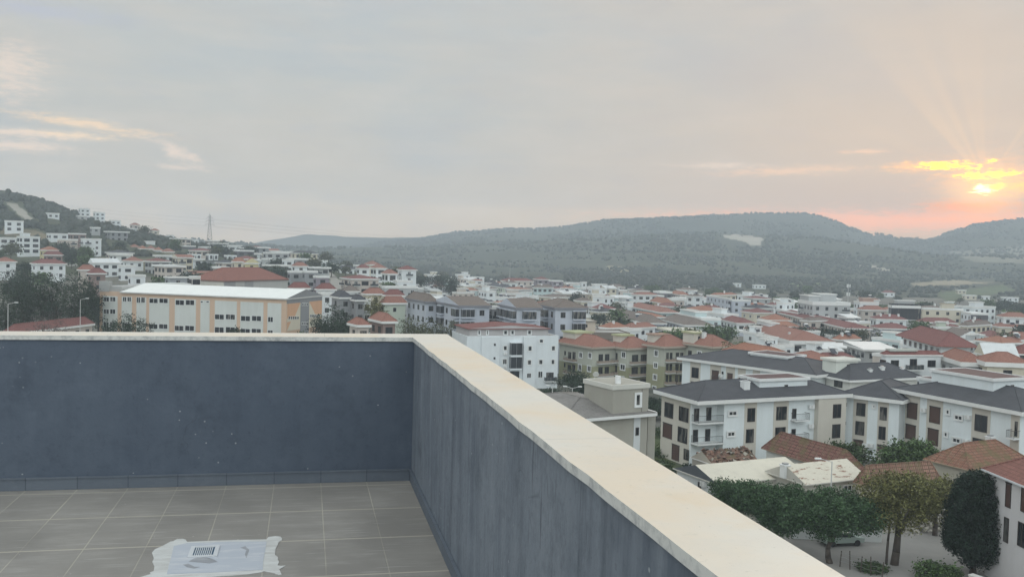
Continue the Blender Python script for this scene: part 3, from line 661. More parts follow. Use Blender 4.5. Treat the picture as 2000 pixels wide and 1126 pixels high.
    def place(face, u, z, st_, w, h, off=.0):
        if st_ in ('b', 'B', 'x'):
            dd = 1.1; mb_, rm = balmesh(w, dd, st_)
            loc = (u, -.002-off, z) if face == 'R' else (-.002-off, u, z); rz = 0 if face == 'R' else -math.pi/2
            k = ('bm', st_, round(w, 1))
            if k not in WCACHE: WCACHE[k] = (mb_.mesh('balcony', [FRAMEW]), rm.mesh('railing', [wallm((.33, .27, .22)), RAIL, glassm((.05, .06, .065))]))
            bo = inst(WCACHE[k][0], 'balcony', R, loc, rz); ro = inst(WCACHE[k][1], 'railing', bo, (0, 0, 0))
            if st_ == 'B': bo.active_material = bo.active_material
            return
        off += .05 if (face, 'band') in bandset else 0
        loc = (u, -.003-off, z) if face == 'R' else (-.003-off, u, z)
        if st_ == 'a': inst(acmesh(), 'air_conditioner', R, loc, 0 if face == 'R' else -math.pi/2); return
        if st_ == 'G':                   # glazed-in balcony box
            q = MB(); q.box(-w/2, w/2, -1.0, 0, -h/2, h/2, 1); q.box(-w/2-.05, w/2+.05, -1.1, 0, -h/2-.35, -h/2-.001, 0); q.box(-w/2-.05, w/2+.05, -1.1, 0, h/2+.001, h/2+.2, 0)
            for i in range(int(w/.9)+1): x = -w/2+i*w/max(1, int(w/.9)); q.box(x-.03, x+.03, -1.03, -1.001, -h/2, h/2, 2)
            q.build('glazed_balcony', [wm, glassm((.035, .04, .045)), METAL], R, loc, (0, 0, 0 if face == 'R' else -math.pi/2)); return
        inst(windowmesh(st_, w, h), 'window', R, loc, 0 if face == 'R' else -math.pi/2)
    bandset = {(b_[0], 'band') for b_ in bands}
    for it in items:                     # (face, px0, px1, py0, py1, style[, offset])
        face, p0, p1, q0, q1, s_ = it[:6]; off = it[6] if len(it) > 6 else 0.
        e_ = ex if face == 'R' else ey; P_ = P - (ey if face == 'R' else ex)*off if not isinstance(off, str) else P
        u0, u1 = sorted((solve(p0, e_, P_), solve(p1, e_, P_))); uc = (u0+u1)/2; W3 = P_+e_*uc; pxm = (p0+p1)/2
        z0_, z1_ = atY(pxm, q0, W3[1])[2], atY(pxm, q1, W3[1])[2]
        if s_ in ('b', 'B', 'x'): place(face, uc, z1_, s_, u1-u0, 1)
        else: place(face, uc, (z0_+z1_)/2, s_, u1-u0 if s_ != 'a' else 1, abs(z0_-z1_), off)
    if auto and d < 1500:
        for face, Wd, cols in (('R', WR, wr), ('L', WL, wl)):
            if face == 'L' and xl >= xc: continue
            if face == 'R' and xr <= xc: continue
            if cols == 0: continue
            if cols is None: cols = max(1, int(Wd/3.6))
            for k in range(n):
                z = ze-ft-fh*k-1.45
                if z-.9 < g-.3: break
                if skip0 and k == 0: continue
                for i in range(cols):
                    u = Wd*(i+.5)/cols; s_ = st[i % len(st)] if len(st) > 1 else st
                    if s_ == '-': continue
                    if s_ in 'bBx':
                        place(face, u, z-1.1, s_, min(3.2, Wd/cols*.9), 1); place(face, u, z-.1, 'w' if d > 250 else 'd', 1.5, 2.0); continue
                    if s_ == 'G': place(face, u, z, 'G', min(3.4, Wd/cols*.9), 1.9); continue
                    place(face, u, z, s_, ww, wh)
    BLD.append(dict(o=R, px=(xl+xr)/2, xl=min(xl, xc), xr=max(xr, xc), ye=ye, d=d, label=label, P=P, ex=ex, ey=ey, WR=WR, WL=WL, ze=ze, zb=zb, solve=solve))
    return BLD[-1]

# ------------------------------------------------------------ nearest buildings, measured off the photograph
BE = (.58, .545, .48); SL = ('s', (.058, .060, .068)); RED = ('t', (.37, .155, .105)); BRN = ('t', (.23, .18, .15)); DRED = ('t', (.27, .095, .08)); ORG = ('t', (.42, .17, .095))
WSH = ('m', (.62, .64, .64)); CRM = ('c', (.62, .58, .50)); GRYF = ('c', (.36, .35, .33)); MARN = (.085, .042, .042)
BW = (.74, .79, .80)
def slabrail(bd, u0, u1, v0, v1, py, st='bars'):    # corner balcony filling a recess
    P_ = bd['P']+bd['ex']*((u0+u1)/2)+bd['ey']*v0; z = atY(proj(P_)[0], py, P_[1])[2]
    q = MB().box(u0, u1, v0, v1, z-.2, z); bo = q.build('balcony', wallm((.74, .75, .74)), bd['o'])
    r = MB(); h = .95
    def run(a, b):
        n = max(1, int(math.dist(a, b)/.17)); r.tube((*a, z+h), (*b, z+h), .028); r.tube((*a, z+.12), (*b, z+.12), .016, n=4)
        for i in range(n+1): k = i/n; x, y = a[0]+(b[0]-a[0])*k, a[1]+(b[1]-a[1])*k; r.tube((x, y, z), (x, y, z+h), .025 if i in (0, n) else .01, n=4, cap=False)
    run((u0+.05, v0+.05), (u1-.05, v0+.05)); run((u0+.05, v0+.05), (u0+.05, v1-.05)); r.build('railing', RAIL, bo)
w1b = B('white and beige apartment house with dark hip roof and railed corner balconies, behind the sheds', 1293, 1366, 1648, 781, 126, -24, wall=BW, roof='hip', rc=SL, e=.9, ft=.5, rh=1.9, auto=False, notch=(4.1, 1.6),
  pent=[(.46, .80, .22, .7, 2.1, BW, (.74, .75, .74), MARN)], chim=[(.36, .22, 1.9, .95)],
  bands=[('L', 1293.5, 1349, BE), ('R', 1455, 1479, BE), ('R', 1512, 1541, BE)],
  items=[('L', 1300, 1317, 786, 815, 'd'), ('L', 1328, 1347, 794, 823, 'd'), ('L', 1298, 1316, 827, 855, 's'), ('L', 1327, 1346, 834, 864, 'd'), ('L', 1317, 1331, 869, 898, 's'), ('L', 1340, 1350, 876, 898, 'd'),
   ('R', 1356, 1366, 797, 824, 'd', -1.6), ('R', 1380, 1390, 795, 823, 'd', -1.6), ('R', 1355, 1365, 838, 864, 'd', -1.6), ('R', 1379, 1389, 837, 864, 'd', -1.6), ('R', 1377, 1387, 876, 899, 'd', -1.6), ('R', 1394, 1404, 878, 890, 'w', -1.6),
   ('R', 1424, 1439, 802, 811, 'W'), ('R', 1423, 1437, 843, 851, 'W'), ('R', 1460, 1475.5, 796, 823, 'd'), ('R', 1459, 1474, 837, 864, 'd'), ('R', 1457, 1472.5, 878, 901, 'd'),
   ('R', 1517, 1537, 793, 819.5, 'd'), ('R', 1516, 1536, 833, 860, 'd'), ('R', 1546, 1573, 800, 818, 'b'), ('R', 1546, 1573, 840, 857, 'b'), ('R', 1548, 1556, 797, 817, 'd'), ('R', 1548, 1556, 837, 856, 'd'),
   ('R', 1582, 1586, 789, 797, 'a'), ('R', 1582, 1586, 827, 835, 'a')])
slabrail(w1b, -.05, 4.1, -.05, 1.6, 825); slabrail(w1b, -.05, 4.1, -.05, 1.6, 866)
q0, q1 = w1b['solve'](1592, w1b['ex']), w1b['solve'](1646, w1b['ex'])
bay = MB().box(q0, q1, -.8, -.002, w1b['zb']+3.2, w1b['ze']-.51).build('bay', wallm(BE), w1b['o'])
for y0, y1 in ((788, 814), (827, 853)):
    ua, ub = w1b['solve'](1620, w1b['ex']), w1b['solve'](1636, w1b['ex']); P_ = w1b['P']+w1b['ex']*ua
    inst(windowmesh('d', ub-ua, 2.0), 'window', bay, ((ua+ub)/2, -.803, (atY(1628, y0, P_[1])[2]+atY(1628, y1, P_[1])[2])/2))
B('white wing with dark hip roof, set back between the two larger dark-roofed blocks', 1650, 1757, 1757, 780, 133, -50, wall=BW, roof='hip', rc=SL, e=.8, ft=.5, rh=2.0, dp=11, auto=False,
  bands=[('L', 1668, 1696, BE), ('L', 1716, 1737, BE)],
  items=[('L', 1674, 1692, 786, 812, 'd'), ('L', 1673.6, 1691, 822, 849, 'd'), ('L', 1720, 1734, 794, 820, 'd'), ('L', 1719, 1733, 832, 858, 'd'), ('L', 1671, 1690, 859, 881, 's'), ('L', 1718, 1732, 869, 880, 's'),
   ('L', 1706, 1710, 790, 796, 'W'), ('L', 1651, 1655, 785, 793, 'd'), ('L', 1651, 1655, 822, 829, 'd'), ('L', 1693, 1698, 866, 872, 'a'), ('L', 1703, 1707, 866, 872, 'a')])
w4b = B('white apartment block with brown roller shutters and air conditioners, nearest on the right', 1757, 1994, 1994, 802, 118, -24, wall=BW, roof='hip', rc=SL, e=.8, ft=.5, rh=2.0, dp=12, auto=False,
  pent=[(.30, .85, .36, .88, 2.9, BW, (.74, .75, .74), MARN), (.35, .8, .885, 1.02, 1.4, BW, (.74, .75, .74), MARN)],
  bands=[('L', 1770, 1798, BE), ('L', 1812, 1843, BE), ('L', 1900, 1936, BE), ('L', 1976, 1993, BE)],
  items=[('L', 1774, 1794, 787, 817, 's'), ('L', 1773, 1792.4, 830, 857, 's'), ('L', 1818, 1838.4, 795, 825.6, 's'), ('L', 1816, 1837, 838, 868.6, 's'), ('L', 1850, 1856, 800, 808, 'W'), ('L', 1848, 1854.4, 844, 852, 'W'),
   ('L', 1867, 1881.6, 811, 819, 'W'), ('L', 1865, 1880, 855.6, 863.6, 'W'), ('L', 1906, 1931, 810, 842, 'd'), ('L', 1904, 1929, 855.6, 884, 'd'), ('L', 1802, 1813, 796, 805, 'a'), ('L', 1887, 1900, 809, 819, 'a'), ('L', 1885, 1899, 857, 866, 'a'),
   ('L', 1979, 1995, 836, 854, 'b'), ('L', 1979, 1995, 880, 898, 'b'), ('L', 1984, 1990, 822, 852, 'd')])
B('white block with a long dark roof sloping right, behind the nearest dark-roofed house', 1333, 1592, 1592, 731, 163, -40.7, wall=BW, roof='hip', rc=SL, e=.8, ft=.5, rh=1.9, dp=14, auto=False, zg=-3,
  pent=[(.35, .75, .30, .58, 1.9, BW, (.74, .75, .74), MARN)],
  bands=[('L', 1349, 1369, BE), ('L', 1388, 1409, BE), ('L', 1419, 1436, BE), ('L', 1442, 1457, BE), ('L', 1471, 1485, BE)],
  items=[('L', 1352, 1366, 717, 737.5, 'd'), ('L', 1392, 1405, 724, 743, 's'), ('L', 1422, 1432, 729, 746, 's'), ('L', 1444.6, 1454, 732, 745, 's'), ('L', 1473, 1482, 737, 748, 's'), ('L', 1411, 1414, 725, 730, 'd'), ('L', 1464, 1467, 734, 738, 'd'), ('L', 1351, 1365, 746, 762, 's'), ('L', 1397, 1410, 738, 743, 'b'), ('L', 1408, 1413, 730, 736, 'a')])
B('white house with dark roof and three small chimneys, behind the middle dark-roofed wing', 1600, 1660, 1792, 741, 160, -24, wall=(.72, .72, .68), roof='hip', rc=SL, e=.9, ft=.35, rh=2.2, auto=False,
  pent=[(.02, .34, .5, .95, 2.9, (.70, .72, .66), (.74, .74, .68), (.6, .6, .55))], chim=[(.38, .2, 1.3, .6), (.58, .25, 1.6, .7), (.88, .25, 1.3, .6)],
  items=[('L', 1630, 1646, 741, 756, 'd'), ('L', 1605, 1614, 741, 755, 'd'), ('R', 1740, 1750, 746, 756, 'd'), ('R', 1700, 1706, 747, 756, 'd')])
# beige house with stair tower, nearest
TB = (.37, .355, .31)
tb = B('beige grey house with a square stair tower on its roof, just beyond the terrace', 1100, 1100, 1265, 818, 90, -30, wall=TB, roof='hip', rc=('s', (.19, .18, .17)), e=.7, ft=.28, rh=1.1, dp=13, auto=False, bands=[('R', 1238.5, 1251, (.60, .62, .62))],
  items=[('R', 1242, 1247.5, 834, 849, 'd'), ('R', 1242, 1247.5, 880, 895, 'd')])
WRt, zt = tb['WR'], tb['ze']; u0 = tb['solve'](1196, tb['ex']); Pt = tb['P']+tb['ex']*u0; zt2 = float(atY(1196, 752, Pt[1])[2])
tw = MB().box(u0, WRt+.02, -.02, 5.0, zt-.2, zt2-.02).build('tower', wallm(TB), tb['o'])
q = MB()
for r_ in ((u0-.12, WRt+.14, -.14, .12), (u0-.12, WRt+.14, 4.8, 5.1), (u0-.12, u0+.12, .12, 4.8), (WRt-.1, WRt+.14, .12, 4.8)): q.box(*r_, zt2-.45, zt2+.0)
q.box(u0+.12, WRt-.1, .12, 4.8, zt2-.35, zt2-.28, 1); q.build('roof', [wallm((.60, .59, .54), .1), plain((.50, .47, .41), .9, name='roof_screed')], tw)
MB().tube((u0+1.3, 1.0, zt2-.28), (u0+1.3, 1.0, zt2+.75), .3, .3, 12).build('flue', FRAMEW, tw)
dsh = MB(); dsh.tube((u0+.7, 4.2, zt2), (u0+.7, 4.2, zt2+.5), .03); dsh.tube((u0+.7, 4.0, zt2+.55), (u0+.75, 4.08, zt2+.6), .32, .28, 14); dsh.build('satellite_dish', LIGHTG, tw)
wz = atY(1245, 782, Pt[1]+1)[2]; inst(windowmesh('W', .62, 1.25), 'window', tw, (tb['solve'](1245, tb['ex']), -.023, wz))
MB().tube((tb['solve'](1252.5, tb['ex']), -.07, zt+.1), (tb['solve'](1252.5, tb['ex']), -.07, zt2-.5), .05, n=6).build('downpipe', wallm((.30, .29, .26)), tw)
B('low annexe with a cream ledge roof, tucked behind the beige stair tower house', 1266, 1266, 1281, 806, 96, -24, n=1, wall=TB, roof='flat', rc=CRM, e=.1, ft=.3, rh=.1, auto=False, dp=2)
# white apartment block in the middle
mb_ = B('white five-storey block with bow-fronted glazed balconies and a maroon attic roof, above the terrace corner', 883, 912, 1091, 657, 209, -19, wall=(.74, .78, .80), roof='flat', rc=GRYF, e=.02, ft=.2, rh=.12, fas=(.74, .78, .80), auto=False, zg=-3,
  items=[('R', 984, 990.7, 675, 683.5, 'W'), ('R', 983, 991, 700.5, 711, 'W'), ('R', 1030.5, 1037.7, 675, 684.5, 'W'), ('R', 1030, 1037, 702, 711, 'W'), ('R', 1029, 1038, 727, 738, 'w'), ('R', 1078, 1085, 675, 684.5, 'W'), ('R', 1078, 1084.6, 701.5, 711, 'W'),
   ('R', 1054, 1061, 662, 669, 'W'), ('R', 1054, 1061, 702, 711, 'W'), ('R', 1053, 1061.6, 724.6, 737, 'w'), ('R', 996, 1018, 669, 692, 'G'), ('R', 996, 1018, 696, 718, 'G'), ('R', 998, 1016, 725, 742, 'd'), ('R', 1065, 1087, 735, 743, 'x'), ('R', 1069, 1083, 727, 742, 'd'),
   ('R', 963.6, 967, 670, 674, 'd'), ('R', 963.6, 967, 696.6, 701, 'd'), ('R', 985, 990, 688, 692, 'a'), ('R', 985, 990, 714, 718, 'a')])
uu = lambda px: mb_['solve'](px, mb_['ex'])
zg_ = mb_['zb']; zz = mb_['ze']
for a_, b_ in ((940, 975), (1022, 1046)):
    MB().box(uu(a_), uu(b_), -.55, -.002, zg_, zz-.02).build('bay', wallm((.74, .78, .80)), mb_['o'])
for it in (('W', 1030.5, 1037.7, 679.5), ('W', 1030, 1037, 706.5), ('w', 1029, 1038, 732), ('d', 963.6, 967, 672), ('d', 963.6, 967, 698.5)):
    u_ = (uu(it[1])+uu(it[2]))/2; inst(windowmesh(it[0], uu(it[2])-uu(it[1]), 1.15 if it[0] != 'd' else .5), 'window', mb_['o'], (u_, -.556, atY(it[1], it[3], (mb_['P']+mb_['ex']*u_)[1])[2]))
u0, u1 = uu(918), uu(1072); za = zz+1.75
at_ = MB().box(u0, u1, .5, mb_['WL']-1, zz-.1, za-.15).build('attic', wallm((.48, .46, .46)), mb_['o'])
roofpart(at_, 'gy', u0, u1, .5, mb_['WL']-1, za, .5, .16, .7, wallm((.24, .10, .09)), tilem((.27, .095, .08)), wallm((.48, .46, .46)))
for p0, p1 in ((985, 992), (999.5, 1005), (1032, 1038.6), (935, 939), (952, 954)):
    u_ = (uu(p0)+uu(p1))/2; inst(windowmesh('W', max(.4, uu(p1)-uu(p0)), .9), 'window', at_, (u_, .497, zz+.85))
# green apartment blocks
GU, GL_ = (.49, .50, .43), (.33, .33, .21)
def bal(bd_items, face, p0, p1, y, st='B'):
    w = (p1-p0); return [(face, p0, p1, y-8, y, st), (face, p0+w*.12, p0+w*.42, y-17, y-1, 'd'), (face, p0+w*.55, p0+w*.85, y-17, y-1, 'd')]
GP = dict(wall=GU, low=(4.7, GL_), roof='hip', rc=RED, e=.9, ft=.45, rh=2.3, fas=(.42, .36, .30), auto=False, zg=-7.5, group='green apartment blocks in a row')
B('leftmost green apartment block, beside the white five-storey block, with stacked curved balconies', 1093, 1158, 1202, 677, 222, -33, **GP, pent=[(.15, .9, .62, 1.0, 2.6, (.60, .57, .50), (.42, .43, .26), (.4, .42, .25))],
  items=[('L', 1132, 1138, 688, 698, 'W'), ('L', 1131, 1137, 711.5, 722.6, 'W'), ('L', 1150, 1156, 689, 699, 'W'), ('L', 1149, 1155.5, 714, 725, 'W'), ('L', 1103, 1106, 685, 693, 'd'), ('L', 1103, 1106, 708, 717, 'd'), ('L', 1103, 1106, 733, 741, 'd'), ('L', 1132, 1138, 736, 746, 'W')]
   + bal(0, 'L', 1108, 1128, 704) + bal(0, 'L', 1108, 1128, 729)+bal(0, 'L', 1108, 1128, 752)+bal(0, 'R', 1166, 1195, 708)+bal(0, 'R', 1166, 1195, 733)+bal(0, 'R', 1166, 1195, 757))
B('second green apartment block from the left, directly above the beige stair tower', 1192, 1226, 1274, 679, 222, -33, **GP, pent=[(.1, .6, .55, 1.0, 2.6, (.60, .57, .50), (.42, .43, .26), (.4, .42, .25))],
  items=[('L', 1215, 1222, 687, 698, 'W'), ('L', 1213, 1222, 711, 722, 'W'), ('L', 1214, 1221, 735, 745, 'W')]+bal(0, 'R', 1230, 1270, 709)+bal(0, 'R', 1230, 1270, 733)+bal(0, 'R', 1230, 1270, 757)+bal(0, 'L', 1196, 1209, 706)+bal(0, 'L', 1196, 1209, 730))
B('third green apartment block, with three tiers of brown balconies above the dark hip roof', 1264, 1298, 1345, 676, 218, -33, **GP, pent=[(.0, .6, .6, 1.0, 2.4, (.60, .57, .50), (.40, .30, .24), (.36, .2, .14))],
  items=[('L', 1279, 1285.5, 684, 695, 'W'), ('L', 1278.5, 1285.5, 707.6, 718, 'W'), ('L', 1278, 1285, 731, 741, 'W'), ('L', 1277, 1284, 754, 762, 'W')]+bal(0, 'R', 1300, 1316, 705)+bal(0, 'R', 1318, 1338, 705)+bal(0, 'R', 1300, 1316, 727)+bal(0, 'R', 1318, 1338, 727)+bal(0, 'R', 1300, 1316, 749)+bal(0, 'R', 1318, 1338, 749))
B('rightmost green apartment block, with orange hips and a dark window, behind the long dark roof', 1337, 1392, 1427, 676, 214, -33, **GP, pent=[(-.1, .4, .6, 1.0, 2.6, (.60, .57, .50), (.42, .43, .26), (.55, .5, .38))], chim=[(.3, .5, 2.6, .8)],
  items=[('L', 1363, 1370, 686, 696, 'W'), ('L', 1389, 1391, 687, 697, 'd'), ('R', 1395, 1402, 687, 697, 'd'), ('R', 1408, 1418, 687, 697, 'd'), ('L', 1345, 1352, 684, 694, 'd')])
# sheds and tiled cottages below
s1 = B('long low shed with a cream sheet roof and white gable, second from the terrace coping', 1322, 1403, 1574, 944, 105, -26, n=1, name='shed', cat='shed', wall=(.62, .60, .54), roof='gx', rc=('m', (.62, .58, .48)), e=.35, ft=.12, rh=1.3, fas=(.72, .70, .64), auto=False,
  items=[('L', 1365, 1371, 941, 952, 'd'), ('L', 1373, 1381, 940, 948, 'a')], bands=[('L', 1324, 1402, (.70, .73, .74))])
m, t, b = newmat('patched_roof'); ob = t.n('ShaderNodeTexCoord').outputs['Object']
f_ = t.ramp(t.noise(t.map(ob, (.5, 1.6, 1)), 1.3, 5, .7), [(.55, 0.), (.60, 1.)])
t.put(b.inputs['Base Color'], t.mix(f_, t.mix(t.noise(ob, 2., 4), (.66, .62, .52), (.52, .48, .40)), (.24, .12, .08))); b.inputs['Roughness'].default_value = .9
PATCH = m
s2 = B('shed with a patched cream roof showing broken red tiles, behind the pine trees', 1500, 1574, 1688, 944, 104, -26, n=1, name='shed', cat='shed', wall=(.50, .48, .43), roof='gx', rc=('m', (.621, .58, .48)), e=.4, ft=.12, rh=1.5, fas=(.66, .64, .58), auto=False, chim=[(-.03, .5, 1.4, .8)],
  items=[('R', 1648, 1664, 946, 958, 'w')])
for ch in s1['o'].children:
    if ch.name.startswith('roof'): ch.data.materials[2] = plain((.10, .115, .13), .7, name='gable_cladding')
for ch in s2['o'].children:
    if ch.name.startswith('roof'): ch.data.materials[1] = PATCH
s3 = B('ruined outhouse with a collapsed roof of broken tiles, behind the long cream-roofed shed', 1352, 1392, 1478, 906, 113, -26, n=1, name='ruined_shed', cat='shed', wall=(.40, .37, .32), roof='gx', rc=('o', (.25, .13, .09)), e=.2, ft=.1, rh=1.2, auto=False)
rub = MB(); rr_ = random.Random(5)
for i in range(220):
    u, v = rr_.uniform(0, s3['WR']), rr_.uniform(-.3, s3['WL']); z = s3['ze']+max(0, 1.2*(1-abs(v/s3['WL']*2-1)))+rr_.uniform(0, .25); sx = rr_.uniform(.08, .35); an = rr_.uniform(0, 3)
    c_, s_ = math.cos(an)*sx, math.sin(an)*sx; t_ = rr_.uniform(-.2, .2); k_ = rr_.randrange(3)
    A_ = [(u-c_, v-s_, z), (u+s_, v-c_, z+t_), (u+c_, v+s_, z+.02), (u-s_, v+c_, z-t_)]; rub.poly(A_, k_); rub.poly([(p[0], p[1], p[2]-.06) for p in A_[::-1]], k_)
tag(rub.build('rubble', [plain((.25, .14, .10), .9, name='broken_tile'), plain((.33, .30, .25), .9, name='rubble_stone'), plain((.12, .09, .07), .9, name='rotten_wood')], s3['o']), kind='stuff')
B('cottage with a red-brown tiled hip roof and white wall, behind the patched shed', 1497, 1650, 1684, 922, 110, -24, n=1, name='cottage', cat='house', wall=(.66, .66, .62), roof='hip', rc=('o', (.25, .10, .075)), e=.5, ft=.12, rh=2.3, fas=(.33, .22, .16), auto=False)
B('cottage with a faded orange and red tiled roof, above the yellow-green tree', 1676, 1690, 1830, 946, 103, -20, n=1, name='cottage', cat='house', wall=(.50, .46, .38), roof='hip', rc=('o', (.34, .17, .11)), e=.4, ft=.1, rh=2.0, fas=(.35, .25, .18), auto=False)
B('stone-walled cottage with a mossy tiled roof and a brick chimney, behind the cypress', 1813, 1893, 2010, 916, 111, -28, n=1, name='cottage', cat='house', wall=(.45, .42, .35), roof='hip', rc=('o', (.33, .14, .08)), e=.45, ft=.12, rh=2.4, fas=(.35, .28, .2), auto=False, chim=[(.75, .6, 2.6, .8)])
B('small lean-to with a flat grey roof, beside the red-brown tiled cottage', 1672, 1690, 1720, 919, 118, -24, n=1, name='lean_to', cat='shed', wall=(.42, .40, .36), roof='flat', rc=GRYF, e=.1, ft=.15, rh=.1, auto=False)
B('pale pink house with a bright red tiled roof, at the right edge behind the cypress', 1932, 2100, 2230, 985, 74, -4, n=3, name='house', cat='house', wall=(.62, .60, .60), roof='hip', rc=('t', (.30, .12, .09)), e=.5, ft=.16, rh=2.0, fas=(.66, .68, .70), auto=False,
  items=[('L', 1966, 1977, 944, 990, 's'), ('L', 1996, 2012, 953, 1000, 's'), ('L', 1966, 1975, 1010, 1058, 'd'), ('L', 1993, 2010, 1020, 1068, 'd')])
# ------------------------------------------------------------ school
OR = (.62, .45, .33); SG = (.62, .64, .61)
sc = B('long school building with orange pilasters, pale grey panels and a white sheet roof', 195, 560, 629, 583, 235, -76, n=3, name='school_building', cat='school', wall=OR, roof='none', auto=False, zg=0, wr=0)
E_, L_ = sc['ex'], sc['ey']; uL = lambda px: sc['solve'](px, L_); uR = lambda px: sc['solve'](px, E_)
ro = sc['o']; ze, zb = sc['ze'], sc['zb']; WRs, WLs = sc['WR'], sc['WL']
v236 = uL(236)
q = MB(); q.box(-.5, WRs+.3, -.3, v236, ze-.25, ze+.05, 0)
mid = WRs/2; zr = ze+2.0; a, b_, c, d = -.45, WRs+.25, -.25, v236-.05; z0 = ze+.055
q.poly([(b_, c, z0), (b_, d, z0), (mid, d, zr), (mid, c, zr)], 1); q.poly([(a, d, z0), (a, c, z0), (mid, c, zr), (mid, d, zr)], 1)
q.poly([(a, c, z0), (b_, c, z0), (mid, c, zr)], 2); q.poly([(b_, d, z0), (a, d, z0), (mid, d, zr)], 2)
q.build('roof', [wallm((.60, .60, .58)), sheet((.80, .81, .78), .08), wallm((.26, .27, .28))], ro)
# flat-roofed end section
q = MB(); q.box(.4, WRs-1, v236+.05, WLs-.1, ze-.2, ze+1.3); q.box(-.1, 1.2, v236+3.5, v236+6.5, ze-.1, ze+2.6); q.build('roof_block', wallm((.40, .40, .39)), ro)
panels = [(201, 230), (238, 258), (267, 286), (292, 331), (342, 383), (392, 410), (420, 463), (470, 515), (523, 550)]
for p0, p1 in panels:
    u0, u1 = sorted((uL(p0), uL(p1))); MB().box(-.06, -.001, u0, u1, zb, ze-1.2).build('wall_panel', wallm(SG), ro)
def sw_(p0, p1, y0, y1, n=1, st='w'):
    for i in range(n):
        a_, c_ = p0+(p1-p0)*i/n, p0+(p1-p0)*(i+.88)/n; u0, u1 = sorted((uL(a_), uL(c_))); uc = (u0+u1)/2; Yd = (sc['P']+L_*uc)[1]
        zA, zB = atY((a_+c_)/2, y0, Yd)[2], atY((a_+c_)/2, y1, Yd)[2]; inst(windowmesh(st, u1-u0, abs(zA-zB)), 'window', ro, (-.064, uc, (zA+zB)/2), -math.pi/2)
for args in ((203, 228, 579, 589, 2), (203, 228, 603, 613, 2), (240, 258, 579, 589, 2), (267, 285, 580, 591, 2), (292, 331, 582, 592, 2), (343, 383, 585, 596, 2), (392, 398, 587, 591, 1), (403, 410, 587, 591, 1),
  (292, 331, 632, 642, 2), (342, 383, 635, 646, 2), (420, 463, 613, 624, 2), (471, 514, 616, 627, 2), (524, 536, 618, 629, 1), (420, 463, 638, 650, 2), (471, 514, 641, 652, 2), (524, 536, 644, 654, 1), (203, 228, 628, 640, 2), (240, 258, 630, 641, 2)): sw_(*args)
# painted end wall
Yc = sc['P'][1]
def zz_(px, y): u = uR(px); return atY(px, y, (sc['P']+E_*u)[1])[2]
q = MB(); CR = wallm((.66, .61, .49)); OC = wallm((.66, .40, .25)); GR_ = wallm((.26, .27, .28))
u1, u2, u3, u4 = uR(561), uR(587), uR(603.5), WRs-.02
zt_, zm, zl = ze-1.3, zz_(575, 622), zz_(575, 644)
f = -.05
q.box(u1, u2-.02, f, -.001, zl, zt_, 0); q.box(u3+.02, u4, f, -.001, zl, zt_, 0); q.box(u2, u3, f-.05, -.001, zb, ze-.3, 2); q.box(0, WRs-.05, f-.03, -.001, zt_+.01, ze-.26, 2)
def tri(pts): q.poly([(u, f-.008, z) for u, z in pts], 1)
tri([(u1, zt_), (u1, zm+.3), (u1+(u2-u1)*.55, zm+.3), (u2-.05, zt_)]); tri([(u1, zm-.6), (u1, zl+.1), (u1+(u2-u1)*.3, zm-.6)][::1])
tri([(u3+.05, zt_), (u3+(u4-u3)*.5, zm+.3), (u4, zm+.3), (u4, zt_)]); tri([(u3+(u4-u3)*.65, zm-.6), (u4, zl+2.), (u4, zm-.6)])
q.build('mural', [CR, OC, GR_], ro)
for p0, p1, y0, y1, n in ((563, 584, 618, 623, 5), (605, 626, 614, 619, 5), (589, 602, 591, 597, 3), (589, 602, 629, 634, 3)):
    for i in range(n):
        a_, c_ = p0+(p1-p0)*i/n, p0+(p1-p0)*(i+.8)/n; U_ = (uR(a_)+uR(c_))/2; inst(windowmesh('w', uR(c_)-uR(a_), .75), 'window', ro, (U_, -.11, (zz_(a_, y0)+zz_(a_, y1))/2))
B('sports hall with a huge red hip roof, behind the school', 371, 437, 562, 548, 300, -64, n=3, name='sports_hall', cat='hall', wall=(.44, .44, .42), roof='hip', rc=('t', (.31, .11, .075)), e=.3, ft=.35, rh=3.9, fas=(.20, .12, .10), auto=False, bands=[('L', 386, 436.5, (.60, .58, .52)), ('R', 438, 460, (.30, .30, .30)), ('R', 478, 495, (.30, .30, .30))])
B('white concrete frame stair block, left of the red-roofed sports hall', 369, 375, 392, 540, 296, None, n=3, name='stair_block', cat='building', wall=(.62, .60, .57), roof='flat', rc=GRYF, rh=.2, e=.05, ft=.2, ww=2.4, wh=1.6, dp=5, wr=1, st='d')
B('grey rooftop block with a flat white slab, behind the left end of the school roof', 322, 330, 366, 541, 300, None, n=1, name='flat_roofed_block', cat='building', wall=(.34, .36, .38), roof='flat', rc=CRM, rh=.15, e=.4, ft=.3, dp=8, st='d')
B('long low grey building with a pale roof, left of the sports hall behind the school', 284, 300, 371, 555, 285, None, n=2, name='flat_roofed_block', cat='building', wall=(.50, .50, .48), roof='flat', rc=('c', (.5, .54, .5)), rh=.2, e=.3, ft=.25, dp=10, st='d')

